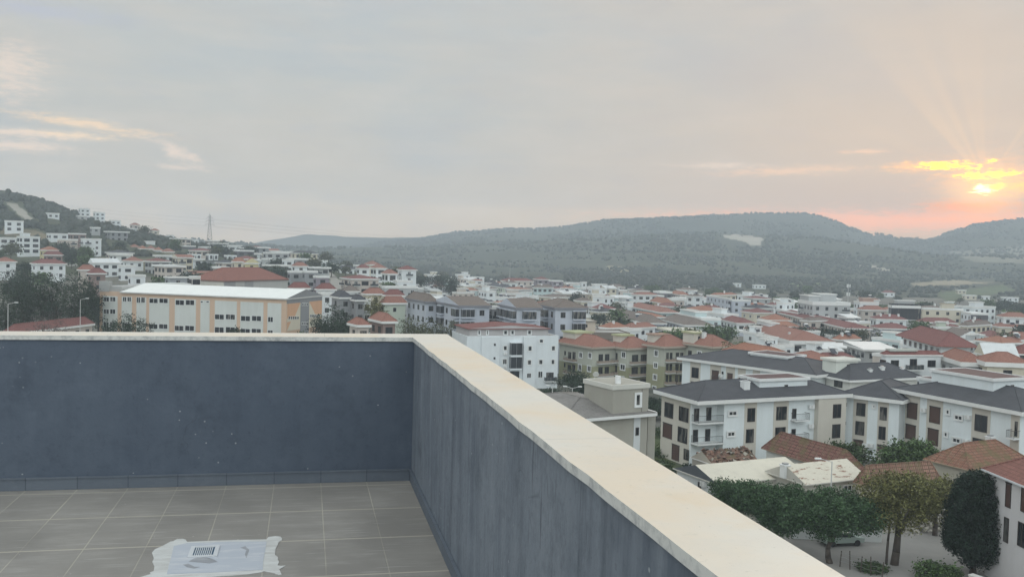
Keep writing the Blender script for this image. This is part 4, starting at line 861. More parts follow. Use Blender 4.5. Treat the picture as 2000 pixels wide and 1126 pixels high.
# ------------------------------------------------------------ the town: each house from its own place in the photograph
WC = dict(W=(.74, .77, .78), C=(.62, .57, .46), G=(.42, .43, .43), L=(.52, .55, .61), D=(.11, .11, .12), P=(.56, .50, .45), Y=(.62, .55, .32), N=(.52, .57, .48), T=(.52, .62, .62), B=(.27, .20, .18), S=(.30, .31, .32), V=(.26, .23, .26))
RC = dict(r=('hip', RED), d=('hip', DRED), b=('hip', BRN), o=('hip', ORG), s=('hip', SL), f=('flat', GRYF), c=('flat', CRM), w=('flat', ('c', (.70, .72, .72))), x=('gx', RED), y=('gy', RED), X=('gx', BRN), Y=('gy', BRN), m=('shx', WSH), k=('gx', SL), K=('gy', SL), M=('gx', WSH))
def T(label, xl, xc, xr, ye, z, w, r, n=2, **k):
    """z below 100: height of the eave above the town plain; else the forward distance"""
    rk, rc = RC[r]
    if z >= 100: d = z
    else: d = (EYE-z)*F/(ye-yh(xc))
    far = d > 380
    k.setdefault('fh', 3.1); k.setdefault('e', .5 if rk != 'flat' else .15); k.setdefault('rh', 1.8 if rk != 'flat' else .35); k.setdefault('ft', .5)
    k.setdefault('st', 'd'); k.setdefault('ww', 1.3); k.setdefault('wh', 1.4)
    nm = k.pop('name', 'house' if n <= 2 else 'apartment_building')
    return B(label, xl, xc, xr, ye, d, k.pop('a', None), n=n, name=nm, cat=k.pop('cat', 'house' if n <= 2 else 'apartment building'), wall=WC[w], roof=rk, rc=rc, **k)
# left hillside
T('small white cube house alone on the bare slope, far left', 9, 9, 46, 431, 600, 'W', 'f', 2, ww=2.2, wh=1.8, name='villa', cat='villa')
T('white three-storey villa with a frame facade cut by the left edge of the view', -20, 0, 32, 464, 555, 'W', 'f', 3, ww=3, wh=1.6, name='villa', cat='villa')
T('white four-storey block with wide dark windows on the left hillside', 33, 44, 78, 462, 540, 'W', 'w', 4, ww=3, wh=1.8, pent=[(.1, .5, .2, .8, 2)])
T('wide white villa with a long flat white roof, on the left slope', 91, 100, 134, 456, 590, 'W', 'w', 2, ww=2.4, name='villa', cat='villa')
T('large cream villa with a brown timber top storey, on the left slope', 133, 142, 168, 456, 560, 'B', 'w', 2, ww=2.6, wh=1.6, name='villa', cat='villa')
T('pale stacked villa with long white balconies, right of the brown-topped villa', 112, 118, 152, 467, 545, 'P', 'w', 3, st='dx', name='villa', cat='villa')
T('white terraced villa with deep shaded balconies, lowest of the left slope villas', 158, 163, 198, 466, 540, 'W', 'w', 3, st='xd', name='villa', cat='villa')
T('yellow house with an orange tiled roof below the left slope villas', 78, 92, 116, 488, 500, 'Y', 'o', 2, ww=1.5)
T('brown house with stone-coloured columns under the orange-roofed yellow house', 86, 90, 122, 497, 470, 'B', 'd', 2, ww=2.4)
T('white house with a weathered red roof at the left edge above the dark trees', -12, 0, 31, 510, 400, 'W', 'r', 2)
T('long white house with a low red roof above the dark trees', 61, 72, 128, 514, 395, 'W', 'd', 2)
T('large white villa with a curved gable and arched window, above the school trees', 175, 182, 232, 512, 420, 'W', 'M', 2, name='villa', cat='villa', ww=2.2)
T('white villa wing with a pillared porch, right of the curved-gable villa', 232, 236, 264, 519, 415, 'W', 'w', 2, name='villa', cat='villa', ww=2.6)
T('white house with a salmon tiled roof behind the pillared villa wing', 240, 250, 280, 509, 450, 'W', 'r', 1)
T('brick-coloured house with twin pale windows, under the large white villa', 172, 178, 206, 533, 340, 'B', 'd', 2)
T('small house with a red mono-pitch roof, left above the school roof', 153, 158, 187, 526, 360, 'P', 'r', 1)
T('white flat house peeping above the left end of the school roof', 250, 256, 284, 538, 330, 'W', 'w', 1)
for i, (a_, b_, y_, d_, w_, r_, n_, lb) in enumerate([
  (153, 176, 407, 820, 'W', 'w', 3, 'highest stacked white villa on the left ridge line'), (182, 205, 414, 800, 'W', 'f', 3, 'white villa with a tiled cap on the ridge, second along the crest'),
  (213, 236, 430, 800, 'W', 'w', 2, 'long low white villa on the ridge, third along the crest'), (254, 273, 439, 830, 'P', 'r', 2, 'pale villa on the descending ridge, fourth along the crest'),
  (293, 311, 450, 820, 'C', 'o', 2, 'villa with an orange roof on the descending ridge, fifth along the crest'), (325, 340, 459, 840, 'W', 'f', 2, 'white twin-block villa low on the ridge, sixth along the crest'),
  (376, 388, 468, 860, 'W', 'f', 3, 'small white tower house just left of the pylon'), (89, 116, 416, 700, 'W', 'w', 2, 'white flat-roofed villa alone among trees high on the left slope'),
  (176, 196, 444, 640, 'G', 'w', 3, 'tall narrow grey villa among trees on the left slope'), (281, 303, 471, 640, 'W', 'f', 1, 'single-storey white villa low on the left slope'),
  (148, 170, 421, 760, 'G', 'f', 1, 'grey house tucked below the highest ridge villa')]):
    T(lb, a_, a_+4, b_, y_, d_, w_, r_, n_, name='villa', cat='villa', ww=1.8)
for i, (a_, b_, y_, d_, w_, r_, lb) in enumerate([
  (253, 272, 482, 600, 'C', 'r', 'salmon-roofed terrace house at the left end of the hillside terrace'), (270, 287, 485, 590, 'P', 'o', 'orange-roofed terrace house, second from the left of the hillside terrace'),
  (286, 303, 485, 585, 'C', 'r', 'pink-walled terrace house with a red roof, third in the hillside terrace'), (300, 318, 488, 575, 'W', 'o', 'orange-roofed white terrace house, fourth in the hillside terrace'),
  (316, 340, 491, 565, 'C', 'r', 'salmon-roofed terrace house at the right end of the hillside terrace')]):
    T(lb, a_, a_+5, b_, y_, d_, w_, r_, 2, group='terrace houses with tiled roofs on the hillside')
for a_, b_, y_, lb in ((366, 393, 497, 'dark modern villa with twin white gables, left of the three'), (402, 426, 497, 'dark modern villa with twin white gables, middle of the three'), (438, 462, 499, 'dark modern villa with twin white gables, right of the three')):
    v = T(lb, a_, a_+4, b_, y_, 520, 'S', 'f', 2, name='villa', cat='villa', ww=2.6, wh=1.8, group='dark modern villas in a row')
    for f0, f1 in ((.08, .42), (.55, .92)): MB().box(v['WR']*f0, v['WR']*f1, -1.2, -.002, v['ze']-3.0, v['ze']+.3).build('white_bay', wallm(WC['W']), v['o']); inst(windowmesh('d', v['WR']*.22, 1.9), 'window', v['o'], (v['WR']*(f0+f1)/2, -1.203, v['ze']-1.4))
T('dark boxy villa under the pylon', 352, 356, 382, 480, 640, 'D', 'f', 2, name='villa', cat='villa')
T('grey villa with a flat cap right of the pylon foot', 386, 392, 412, 482, 660, 'G', 'f', 2, name='villa', cat='villa')
T('grey-white house with a thin flat roof, left of the black and white modern villa', 444, 450, 468, 488, 620, 'G', 'f', 2)
T('black and white modern villa with stacked terraces, centre of the left hillside', 458, 464, 496, 489, 560, 'D', 'w', 3, name='villa', cat='villa', ww=2.8)
T('yellow gabled house above the sports hall', 476, 478, 505, 513, 430, 'Y', 'y', 2, rh=2.2)
T('beige house with an orange corner roof, left of the yellow gabled house', 454, 458, 478, 510, 440, 'C', 'o', 2)
T('grey block with a white topped storey, right of the centre of the hillside', 514, 520, 565, 493, 560, 'G', 'w', 3, ww=2.4)
T('blank pale grey house wall beside the grey block', 511, 513, 532, 505, 500, 'G', 'f', 3, auto=False)
T('white modern house with dark corner window, behind the salmon-roofed villa', 551, 556, 574, 507, 500, 'W', 'w', 2, ww=2.2)
T('white villa with a salmon hip roof and tall dark windows', 571, 576, 600, 519, 450, 'W', 'r', 2, ww=1.6, wh=2)
T('grey villa with a thin white flat roof, left of the pale road', 560, 565, 606, 505, 520, 'S', 'w', 2, ww=2.4)
T('white cube house left of the top of the pale road', 606, 610, 622, 510, 540, 'W', 'w', 2)
T('white double villa with small dark windows at the top of the pale road', 622, 626, 640, 509, 560, 'W', 'f', 2)
T('white cube house right of the double villa', 641, 644, 655, 515, 560, 'W', 'f', 2)
T('grey flat-roofed house above the green field', 655, 660, 672, 518, 560, 'G', 'f', 2)
T('white garage-like house with two dark doors above the green field', 660, 664, 692, 525, 520, 'W', 's', 1, ww=1.8)
T('dark house with a white flat cap, upper left of the green field', 690, 694, 706, 518, 560, 'S', 'w', 2)
T('dark purple-grey villa left of the pale road, nearest to the sports hall', 590, 596, 620, 530, 380, 'S', 'f', 3, name='villa', cat='villa', ww=2)
T('low charcoal villa with a blue-grey garden wall, left of the pale road', 612, 618, 643, 540, 370, 'V', 'f', 2, name='villa', cat='villa', ww=2)
T('dark grey villa directly right of the sports hall roof', 562, 567, 590, 530, 385, 'S', 'f', 3, name='villa', cat='villa', ww=2)
T('long house with a low brown-red roof right of the sports hall', 565, 570, 604, 562, 300, 'W', 'd', 1)
T('white house with a brown-red roof below the pale road', 618, 624, 654, 564, 300, 'W', 'd', 2)
T('pale house with a grey roof and two white posts, below the pale road', 622, 628, 650, 573, 285, 'W', 'f', 2)
T('house with a steep slate grey hip roof, right of the school end wall', 648, 664, 686, 580, 270, 'S', 's', 2, rh=1.8)
T('grey house with a second slate hip roof, right of the steep slate roof', 684, 696, 712, 585, 268, 'S', 's', 2, rh=1.4)
T('white balconied house beside the grey slate-roofed house', 706, 710, 724, 586, 270, 'W', 'w', 2, st='x')
T('pale house with a brownish roof above the slate roofs', 668, 675, 700, 568, 320, 'W', 'b', 2)
T('white house with salmon roof on the hill crest right of the green field', 697, 702, 722, 523, 470, 'W', 'd', 3, ww=2.2)
T('white three-storey block with a red roof and dark balconies, crest right of the field', 724, 735, 754, 523, 450, 'W', 'r', 3, ww=2.8, wh=1.8)
T('white duplex with red roof and tall dark bays, centre of the crest group', 746, 758, 776, 534, 420, 'W', 'r', 2, ww=2.6, wh=2.2)
T('white block with thin balconies and a tan roof, right end of the crest group', 777, 786, 813, 526, 450, 'W', 'd', 4, st='xd')
T('red-roofed house half hidden behind the crest group', 712, 722, 742, 516, 500, 'C', 'r', 2)
T('white stepped terrace house with broad balconies, below the crest group', 768, 776, 806, 549, 380, 'W', 'w', 2, st='x')
T('long grey concrete apartment house with dark glazed balconies, below the crest group', 746, 752, 816, 560, 340, 'G', 'f', 3, st='xd')
T('cream house with a long salmon roof, below the green field', 709, 716, 752, 573, 310, 'C', 'r', 2)
T('small house with a dark maroon canopy beside the long salmon roof', 750, 756, 788, 576, 305, 'P', 'd', 2)
T('pale green-white house with a salmon roof and few small windows', 745, 750, 792, 591, 262, 'N', 'r', 2, ww=.9, wh=1.1)
T('red-roofed garden pavilion behind the scaffold, left of the two', 683, 700, 720, 634, 195, 'P', 'r', 1, name='pavilion', cat='pavilion', ww=1.4, rh=1.3, zg=-1)
T('red-roofed garden pavilion with tall glazing, right of the two', 724, 748, 772, 627, 200, 'B', 'r', 2, name='pavilion', cat='pavilion', ww=1.6, rh=1.6)
T('low house with a worn brown-red roof close behind the left parapet', 10, 30, 180, 649, 205, 'P', 'd', 1, rh=1.7, a=-80, dp=9)
# central blue-grey apartments
LBk = dict(e=.5, ft=.5, fas=(.22, .22, .24), rh=1.9)
T('blue-grey apartment house with a broken brown roof, leftmost of the lilac row', 795, 832, 852, 588, 255, 'L', 'b', 3, st='d', **LBk)
T('lilac-grey apartment block with glazed dark balconies, second of the lilac row', 850, 898, 956, 596, 240, 'L', 'X', 3, st='Gdd', **LBk)
T('narrow grey linking block with stacked dark balconies, in the lilac row', 954, 962, 980, 600, 250, 'S', 'f', 3, st='x')
T('lilac-grey apartment block with long dark glazed balconies, right of the lilac row', 976, 1010, 1056, 600, 236, 'L', 'X', 3, st='G', **LBk)
T('lilac-grey end block with a brown roof, rightmost of the lilac row', 1050, 1085, 1145, 600, 242, 'L', 'b', 3, st='dG', **LBk)
# middle distance
T('cream house with a tall stair block, left of the dark trees', 828, 836, 860, 536, 6, 'C', 'f', 2, pent=[(.4, .8, .2, .7, 2.4)])
T('yellow cottage with a bright salmon roof among dark trees', 838, 856, 876, 555, 3, 'Y', 'r', 2)
T('tall white apartment tower with six storeys, centre of the far town', 889, 896, 918, 536, 8, 'W', 'f', 5, wh=1.6, pent=[(.5, .9, .2, .8, 2)])
T('white apartment wing right of the tall white tower', 918, 922, 946, 541, 7, 'W', 'w', 4, st='xd')
T('sand-coloured block with a blank flat face, right of the white tower', 940, 946, 977, 558, 4, 'C', 'c', 2, wr=1)
T('long beige-grey block behind the sand-coloured block', 978, 986, 1042, 548, 7, 'P', 'd', 4)
T('dark purple-brown block of five storeys, left half', 1042, 1050, 1072, 545, 8, 'V', 'd', 5, ww=1.8)
T('dark purple-brown block of five storeys, right half', 1072, 1078, 1100, 548, 8, 'V', 'f', 5, ww=1.8)
T('slim block with white and green vertical stripes', 1133, 1136, 1146, 551, 7, 'W', 'f', 5, wr=1)
T('white narrow tower beside the striped block', 1145, 1147, 1155, 560, 6, 'W', 'f', 3)
T('dull brown block right of the striped block', 1155, 1160, 1186, 555, 6, 'B', 'f', 4)
T('dark brown long block at the end of the far row', 1184, 1190, 1220, 560, 5, 'B', 'b', 3)
T('grey-brown block between the purple block and the striped block', 1101, 1106, 1132, 552, 6, 'P', 'f', 4)
T('white house with a maroon roof and white front, centre-right of the lilac row', 1145, 1166, 1203, 602, 3, 'W', 'd', 2, ft=.6, ww=2.2, wh=2, pent=[(.0, .5, .5, .9, 2.4)])
T('turquoise-white house with a long salmon roof', 1228, 1290, 1322, 609, 3, 'T', 'r', 2, e=.9, ft=.5)
T('long white house with deep shadowed balconies under a flat turquoise edge', 1320, 1370, 1408, 622, 3, 'T', 'w', 3, st='x', ft=.7, pent=[(.1, .7, .3, .9, 2)])
T('long brown-roofed blue-grey apartment house behind the solar tanks', 1190, 1262, 1297, 630, 1, 'L', 'b', 3, e=1, rh=2.8, st='dG', sol=[(.2, .3, 1), (.5, .3, 1)])
T('brown-roofed lilac house right of the long brown-roofed one', 1290, 1340, 1390, 634, 1, 'L', 'b', 2, e=1, rh=2.4)
T('beige terrace house with a walled roof storey and brown eaves', 1103, 1118, 1222, 650, 262, 'P', 'f', 2, ft=1.6, fas=(.22, .19, .16), e=1, a=-10, pent=[(.08, .46, .2, .8, 3.2, (.60, .52, .43), (.30, .27, .23), (.5, .48, .42))], st='Wd')
T('cream and white tent-roofed pavilion with a ring of tall windows', 1292, 1350, 1406, 657, 0, 'D', 'c', 1, e=1.4, rh=.5, ft=.3, ww=.9, wh=2, pent=[(.2, .8, .2, .8, 1., (.6, .58, .5), (.66, .64, .55), (.62, .6, .52))], fas=(.66, .64, .55))
T('blank pale blue house wall behind the palm and pomegranate tree', 1408, 1460, 1476, 648, -1, 'L', 'w', 3, auto=False, e=.05, a=-40)
T('white house with a maroon canopy roof, left of the dark hedge', 1408, 1440, 1474, 630, 1, 'W', 'd', 3, ww=2, st='dx')
T('broad white house with an orange hip roof and curved parapet, below the dark hedge', 1458, 1546, 1624, 664, 2, 'W', 'r', 2, e=1, ft=1.2, rh=2.6, ww=2.2, wh=1.8, chim=[(.2, .2, 1.6), (.7, .3, 2.)], pent=[(.3, .55, .7, 1., 3.)])
T('white house with a slanting orange roof and an arched gable', 1415, 1500, 1545, 698, 185, 'W', 'o', 2, a=-24, rh=1.8, ft=.5)
T('house with a faded red roof and a black roof terrace', 1529, 1560, 1645, 706, 182, 'S', 'r', 2, rh=1.7, e=.9)
T('grey house under a broad white sheet roof, left of the red-topped white house', 1655, 1690, 1752, 681, 3, 'G', 'm', 2, e=1, rh=.8, st='dx', ww=2)
T('open shelter with a long white canopy roof', 1590, 1600, 1690, 676, 1, 'S', 'm', 1, name='shelter', cat='shelter', e=1, rh=.8)
T('white block with a dark red roof strip, black railings and paired windows', 1722, 1730, 1838, 692, 178, 'W', 'd', 3, a=-12, ft=.25, e=.3, rh=.7, st='dxddd', ww=1.7, wh=1.3, pent=[(.1, .55, .3, .9, .9, (.4, .4, .38), (.5, .52, .48), (.55, .55, .5))])
T('white house with a wide faded red pyramid roof', 1764, 1838, 1895, 674, 232, 'W', 'd', 2, e=1.6, rh=3., ft=.2, fas=(.3, .12, .1), ww=1.8)
T('house with wavy white eaves and a red roof, right of the red-striped white block', 1838, 1880, 1922, 706, 172, 'G', 'r', 2, ft=.8, rh=1.6)
T('cream block with tall paired balconies and a red hip roof, right edge', 1905, 1928, 2010, 706, 168, 'C', 'r', 4, ft=.8, rh=1.6, st='xd', ww=1.4)
T('white arched-roof house with a curved gable near the right edge', 1908, 1925, 1985, 692, 190, 'C', 'M', 2, rh=2.2, ft=.3)
T('dark house with a deep red roof at the right edge, above the cream block', 1968, 1985, 2040, 690, 195, 'D', 'd', 2, ft=.25)
T('white gabled block with small square windows, right of centre', 1805, 1876, 1918, 657, 1, 'W', 'Y', 2, rh=2.4, ft=.6)
T('pale green house with a dark red hip roof near the right edge', 1913, 1935, 1965, 657, 1, 'N', 'd', 2, e=.9)
T('white pillared house with a red roof at the right edge, beside the pale green house', 1958, 1968, 2030, 657, 1, 'W', 'r', 2, ww=2.4, wh=2)
T('dark grey house with blue-lit windows and a brown-red roof', 1703, 1718, 1778, 640, 1, 'S', 'd', 2, st='W', e=.9)
T('charcoal box house right of the dark grey house', 1776, 1790, 1808, 644, 1, 'S', 'f', 3, ww=2)
T('low slate house with white striped roof, in front of the dark grey house', 1706, 1742, 1778, 657, 0, 'L', 'k', 1)
T('long beige apartment row with a brown-pink roof, right of the dark hedge', 1500, 1655, 1700, 640, 2, 'P', 'd', 3, e=.8, rh=1.6, st='dx')
T('white house with an orange gable and blank shutters, above the dark hedge', 1484, 1500, 1545, 624, 2, 'W', 'o', 2, rh=2.2, ww=2.6, wh=2.2)
T('long flat white building with brown recessed windows, above the dark hedge', 1515, 1560, 1605, 612, 3, 'G', 'w', 2, ft=.8, ww=3, wh=2)
T('brown block with thin white roof, right of the long flat white building', 1582, 1590, 1620, 618, 3, 'B', 'w', 2)
T('large white apartment complex with a white curved roof and grey storeys', 1559, 1588, 1661, 590, 9, 'G', 'w', 4, st='dddxd', ft=1.2, fas=(.74, .74, .72), wh=1.5, pent=[(.0, .3, .3, .9, 2.6), (.35, .8, .4, .9, 3.4)], zg=-3)
T('white block with a dark glass corner stripe and brown cap', 1668, 1680, 1716, 590, 8, 'W', 'f', 4, pent=[(.2, .8, .2, .8, 2, (.45, .3, .24), (.5, .35, .3))])
T('taupe house with a red roof in front of the dark glass corner block', 1675, 1685, 1732, 604, 5, 'P', 'r', 3)
T('grey public building with a row of tall dark windows', 1735, 1742, 1798, 597, 8, 'G', 'w', 1, fh=8, ww=2.4, wh=7., wr=7, pent=[(.2, .8, .1, .9, 2.5)], ft=.9)
T('long cream block with square dark windows and a tan roof box', 1796, 1802, 1881, 602, 7, 'C', 'f', 3, pent=[(.5, .8, .2, .8, 2.4, WC['C'], (.5, .42, .32))])
T('dark modern block with a white blank side wall, right of the long cream block', 1877, 1897, 1930, 612, 6, 'D', 'w', 3, bands=[('L', 1877, 1896, (.74, .77, .8))])
T('white block with a faded red roof, right edge of the far town', 1948, 1960, 2015, 618, 6, 'W', 'r', 3)
T('grey-blue block with two rows of square windows, left of the far field', 1380, 1424, 1426, 583, 7, 'L', 'f', 3, wl=6)
T('grey-blue long block with four windows beside the far field', 1424, 1430, 1466, 586, 6, 'L', 'f', 2)
T('white-topped dark villa with white pillars, centre of the far town', 1276, 1290, 1313, 570, 5, 'D', 'w', 2, ft=.9, ww=2)
T('pink house with a pale gable, right of the white-topped dark villa', 1308, 1328, 1345, 575, 4, 'P', 'o', 2)
T('yellow-tan gabled roof house beside the salmon row', 1270, 1296, 1316, 592, 3, 'Y', 'o', 1, rh=2.5)
T('large white hall roof among the far trees', 1475, 1478, 1500, 576, 3, 'W', 'w', 1, wr=0)
SNAP = dict(snap=True, e=.4, ft=.3)
T('lone white farmhouse at the foot of the mountain', 1470, 1474, 1496, 551, 900, 'W', 'w', 1, name='farmhouse', cat='farmhouse', **SNAP)
T('ruined white farmhouse posts at the foot of the mountain', 1432, 1436, 1448, 547, 920, 'W', 'f', 1, name='farmhouse', cat='farmhouse', **SNAP)
T('cream farmhouse on the far green fields', 1880, 1886, 1908, 562, 780, 'C', 'w', 1, name='farmhouse', cat='farmhouse', **SNAP)
T('low white farmhouse on the far fields right of the cream one', 1918, 1922, 1934, 567, 770, 'W', 'w', 1, name='farmhouse', cat='farmhouse', **SNAP)
T('long white greenhouse row at the edge of the far fields', 1955, 1958, 1990, 571, 760, 'W', 'w', 1, name='greenhouse', cat='greenhouse', **SNAP)
T('pale barn beside the far path', 1722, 1726, 1748, 563, 800, 'W', 'd', 1, name='barn', cat='barn', **SNAP)
T('pale hut beside the dark woods of the far field', 1868, 1872, 1888, 546, 900, 'C', 'w', 1, name='hut', cat='hut', **SNAP)
T('salmon-roofed long terrace in front of the grey-blue blocks', 1340, 1362, 1410, 606, 3, 'W', 'o', 2)
T('white house with a long maroon roof left of the long beige row', 1480, 1492, 1560, 636, 1, 'P', 'o', 2)
T('white house with many small chimneys and a rust roof, above the long cream block', 1700, 1712, 1770, 622, 3, 'W', 'd', 2, chim=[(.2, .3, 2), (.5, .3, 2), (.8, .3, 2)])
T('pale house with a long rust roof, in front of the long cream block', 1790, 1800, 1868, 628, 2, 'C', 'd', 2)
T('white house with a solar tank and red roof, below the right edge white block', 1938, 1950, 2010, 637, 2, 'C', 'r', 2, sol=[(.5, .3, 1)])
# houses filling the streets between, placed on the plain wherever a lot is still free
occ = [(b_['xl']-3, b_['xr']+3, b_['ye'], b_['d']) for b_ in BLD]
rf = random.Random(11); NAMED = list(BLD)
WN = dict(W='white', C='cream', G='grey', P='beige', T='pale turquoise', N='pale green', B='brown'); RN = dict(s='slate grey', r='red hip', d='dark red', o='orange', w='flat white', f='flat grey', b='brown', m='white sheet', x='red gable')
used = set(); cnt = 0
for tries in range(30000):
    if cnt >= 235: break
    px = rf.uniform(800, 2060); d = 1/rf.uniform(1/800., 1/235.)
    if px < 1100 and d < 330: continue
    if px > 1080 and d < 300 and px < 1440: continue
    if d > 560+ (1500-px)*.25: continue
    z = rf.choice([2, 3, 3, 4, 5, 6, 7]); ye = yh(px)+(EYE-z)*F/d; w = rf.uniform(8, 17)/d*F
    x0, x1 = px-w/2, px+w/2
    if any(x0 < o[1] and x1 > o[0] and abs(d-o[3]) < 13+5*(o[3] > 380) for o in occ): continue
    if any(x0 < q['xr']+2 and x1 > q['xl']-2 and d < q['d'] and ye-3 < min(q['ye']+14000/q['d']*.3, yh(q['px'])+31.*F/q['d'])-8 for q in NAMED): continue
    wc = rf.choice('WWWWCPGTNW'); rk = rf.choice('rddbobffwffwmwsw'); n = 2 if z < 4 else 3
    # nearest named neighbour gives the label its place
    nb = sorted(NAMED, key=lambda q: abs(q['px']-px)+abs(q['d']-d)*.6)[:14]; lab = None
    for q in nb:
        if d > q['d']+8 and q['xl']-8 < px < q['xr']+8: rel = 'behind'
        elif d < q['d']-8 and q['xl']-8 < px < q['xr']+8: rel = 'in front of'
        elif px < q['px']: rel = 'left of'
        else: rel = 'right of'
        tgt = ' '.join(q['label'].replace(',', ' ').split()[:6])
        for cut in (' half', ' small', ' long', ' tall', ' flat', ' white', ' red', ' dark', ' orange', ' salmon', ' brown', ' faded', ' wide', ' sand-coloured', ' crest', ' pale', ' grey', ' low', ' maroon'):
            if tgt.endswith(cut): tgt = tgt[:-len(cut)]
        for cut in (' with', ' and', ' of', ' in', ' the', ' a', ' beside', ' behind', ' above', ' below', ' under', ' right', ' left', ' near'):
            if tgt.endswith(cut): tgt = tgt[:-len(cut)]
        l = '%s house with %s roof, %s the %s' % (WN[wc], RN[rk], rel, tgt)
        if l not in used and len(l.split()) < 17: lab = l; break
    if lab is None: continue
    used.add(lab); cnt += 1; occ.append((x0, x1, ye, d))
    xc = x0+(x1-x0)*rf.uniform(.2, .6)
    T(lab, x0, xc, x1, ye, d, wc, rk, n, a=rf.choice([-24, -30, -40, -18]), ww=rf.choice([1.2, 1.6, 2.2]), st=rf.choice(['d', 'dd', 'xd', 'w', 'dx']) if d < 450 else 'd', group='houses packed along the town streets', rh=.35 if rk in 'wf' else rf.uniform(1., 1.7),
      chim=[(rf.uniform(.2, .8), .4, 2.0)] if rf.random() < .5 and rk not in 'fwm' else (), sol=[(rf.uniform(.2, .7), .3, .4 if rk in 'fw' else 1.)] if rf.random() < .35 else (),
      pent=[(.2, .6, .3, .8, 2.2)] if rk in 'fw' and rf.random() < .6 else ())

HV = [q for q in NAMED if q['px'] < 800]; cnt = 0
for tries in range(5000):
    if cnt >= 46: break
    px = rf.uniform(225, 815); d = 1/rf.uniform(1/760., 1/(330. if px > 620 else 400.))
    gx, gy = (px-1000)/F*d, d; g0 = gz(gx, gy); z = g0+rf.choice([5., 6., 7.5]); ye = yh(px)+(EYE-z)*F/d; w = rf.uniform(9, 16)/d*F; x0, x1 = px-w/2, px+w/2
    if any(x0 < o[1] and x1 > o[0] and abs(d-o[3]) < 22 for o in occ): continue
    if any(ye-4 < q['ye'] and d < q['d'] and x0 < q['xr'] and x1 > q['xl'] for q in NAMED): continue
    if inpoly(np.array([px]), np.array([yh(px)+(EYE-g0)*F/d]), [(625, 520), (760, 535), (760, 575), (640, 575)])[0]: continue
    wc = rf.choice('WWWCPGS'); rk = rf.choice('wwwffdxs'); lab = None
    for q in sorted(HV, key=lambda q: abs(q['px']-px)+abs(q['d']-d)*.6)[:12]:
        rel = ('behind' if d > q['d'] else 'in front of') if q['xl']-6 < px < q['xr']+6 else ('left of' if px < q['px'] else 'right of')
        tgt = ' '.join(q['label'].replace(',', ' ').split()[:6])
        for cut in (' with', ' and', ' of', ' in', ' the', ' a', ' on', ' alone', ' beside', ' behind', ' above', ' below', ' under', ' right', ' left', ' near', ' white', ' red', ' dark', ' small', ' long', ' salmon', ' grey'):
            if tgt.endswith(cut): tgt = tgt[:-len(cut)]
        l = '%s hillside villa with %s roof, %s the %s' % (dict(WN, S='dark grey')[wc], RN[rk], rel, tgt)
        if l not in used and len(l.split()) < 17: lab = l; break
    if lab is None: continue
    used.add(lab); cnt += 1; occ.append((x0, x1, ye, d))
    T(lab, x0, x0+(x1-x0)*rf.uniform(.1, .4), x1, ye, d, wc, rk, 2, a=None, ww=rf.choice([1.6, 2.4, 3.]), wh=1.7, st=rf.choice(['d', 'xd', 'd']), e=.9 if rk in 'wf' else .6, rh=.35 if rk in 'wf' else 1.3, name='villa', cat='villa', group='villas scattered over the left hillside')

# ------------------------------------------------------------ vegetation
def leafm(c, name='leaves'):
    m, t, b = newmat(name); ob = t.n('ShaderNodeTexCoord').outputs['Object']
    t.put(b.inputs['Base Color'], t.mix(t.ramp(t.noise(ob, .8, 4, .7), [(.35, .6), (.65, 0.)]), c, tuple(q*.45 for q in c))); b.inputs['Roughness'].default_value = .7; b.inputs['Specular IOR Level'].default_value = .2
    return m
def lset(c): return [leafm(c), leafm(tuple(q*1.45 for q in c)), leafm(tuple(q*.62 for q in c))]
LV = dict(pine=lset((.062, .112, .052)), dark=lset((.036, .058, .036)), olive=lset((.095, .105, .058)), yel=lset((.155, .155, .060)), cyp=lset((.024, .042, .028)), bush=lset((.060, .090, .038)), bare=lset((.16, .14, .13)), green=lset((.075, .12, .045)), palm=lset((.07, .095, .05)))
BARK = plain((.075, .060, .048), .9, name='bark', var=.2)
def leaves(rs, lobes, n, size, clump=9, shell=.55, flat=.6, spread=2.2):
    """lobes: (x,y,z,rx,ry,rz); leaf quads in clumps filling the lobes"""
    lobes = np.array(lobes, float); vol = lobes[:, 3]*lobes[:, 4]*lobes[:, 5]; nc = max(4, n//clump)
    li = rs.choice(len(lobes), nc, p=vol/vol.sum()); d = rs.normal(size=(nc, 3)); d /= np.linalg.norm(d, axis=1)[:, None]
    r = shell+(1-shell)*rs.rand(nc)**.6; r[rs.rand(nc) < .22] *= .6
    r *= 1+.20*(vnoise(d[:, 0]*2.7+li*3.1+20, d[:, 1]*2.7+d[:, 2]*2+20, 5)-.5)*2
    c = lobes[li, :3]+d*r[:, None]*lobes[li, 3:]
    k = rs.randint(0, 3, nc); cc = np.repeat(c, clump, 0)+rs.normal(size=(nc*clump, 3))*size*spread*np.array([1, 1, flat]); mi = np.repeat(k, clump)
    N = len(cc); a = rs.normal(size=(N, 3)); a[:, 2] *= .6; a /= np.linalg.norm(a, axis=1)[:, None]; b_ = np.cross(a, rs.normal(size=(N, 3))); b_ /= np.linalg.norm(b_, axis=1)[:, None]
    s = size*(.6+.8*rs.rand(N))[:, None]; a = a*s; b_ = b_*s*.55
    v = np.stack([cc-a-b_*.3, cc-b_, cc+a, cc+b_], 1).reshape(-1, 3); f = np.arange(N*4).reshape(-1, 4); return v, f, mi
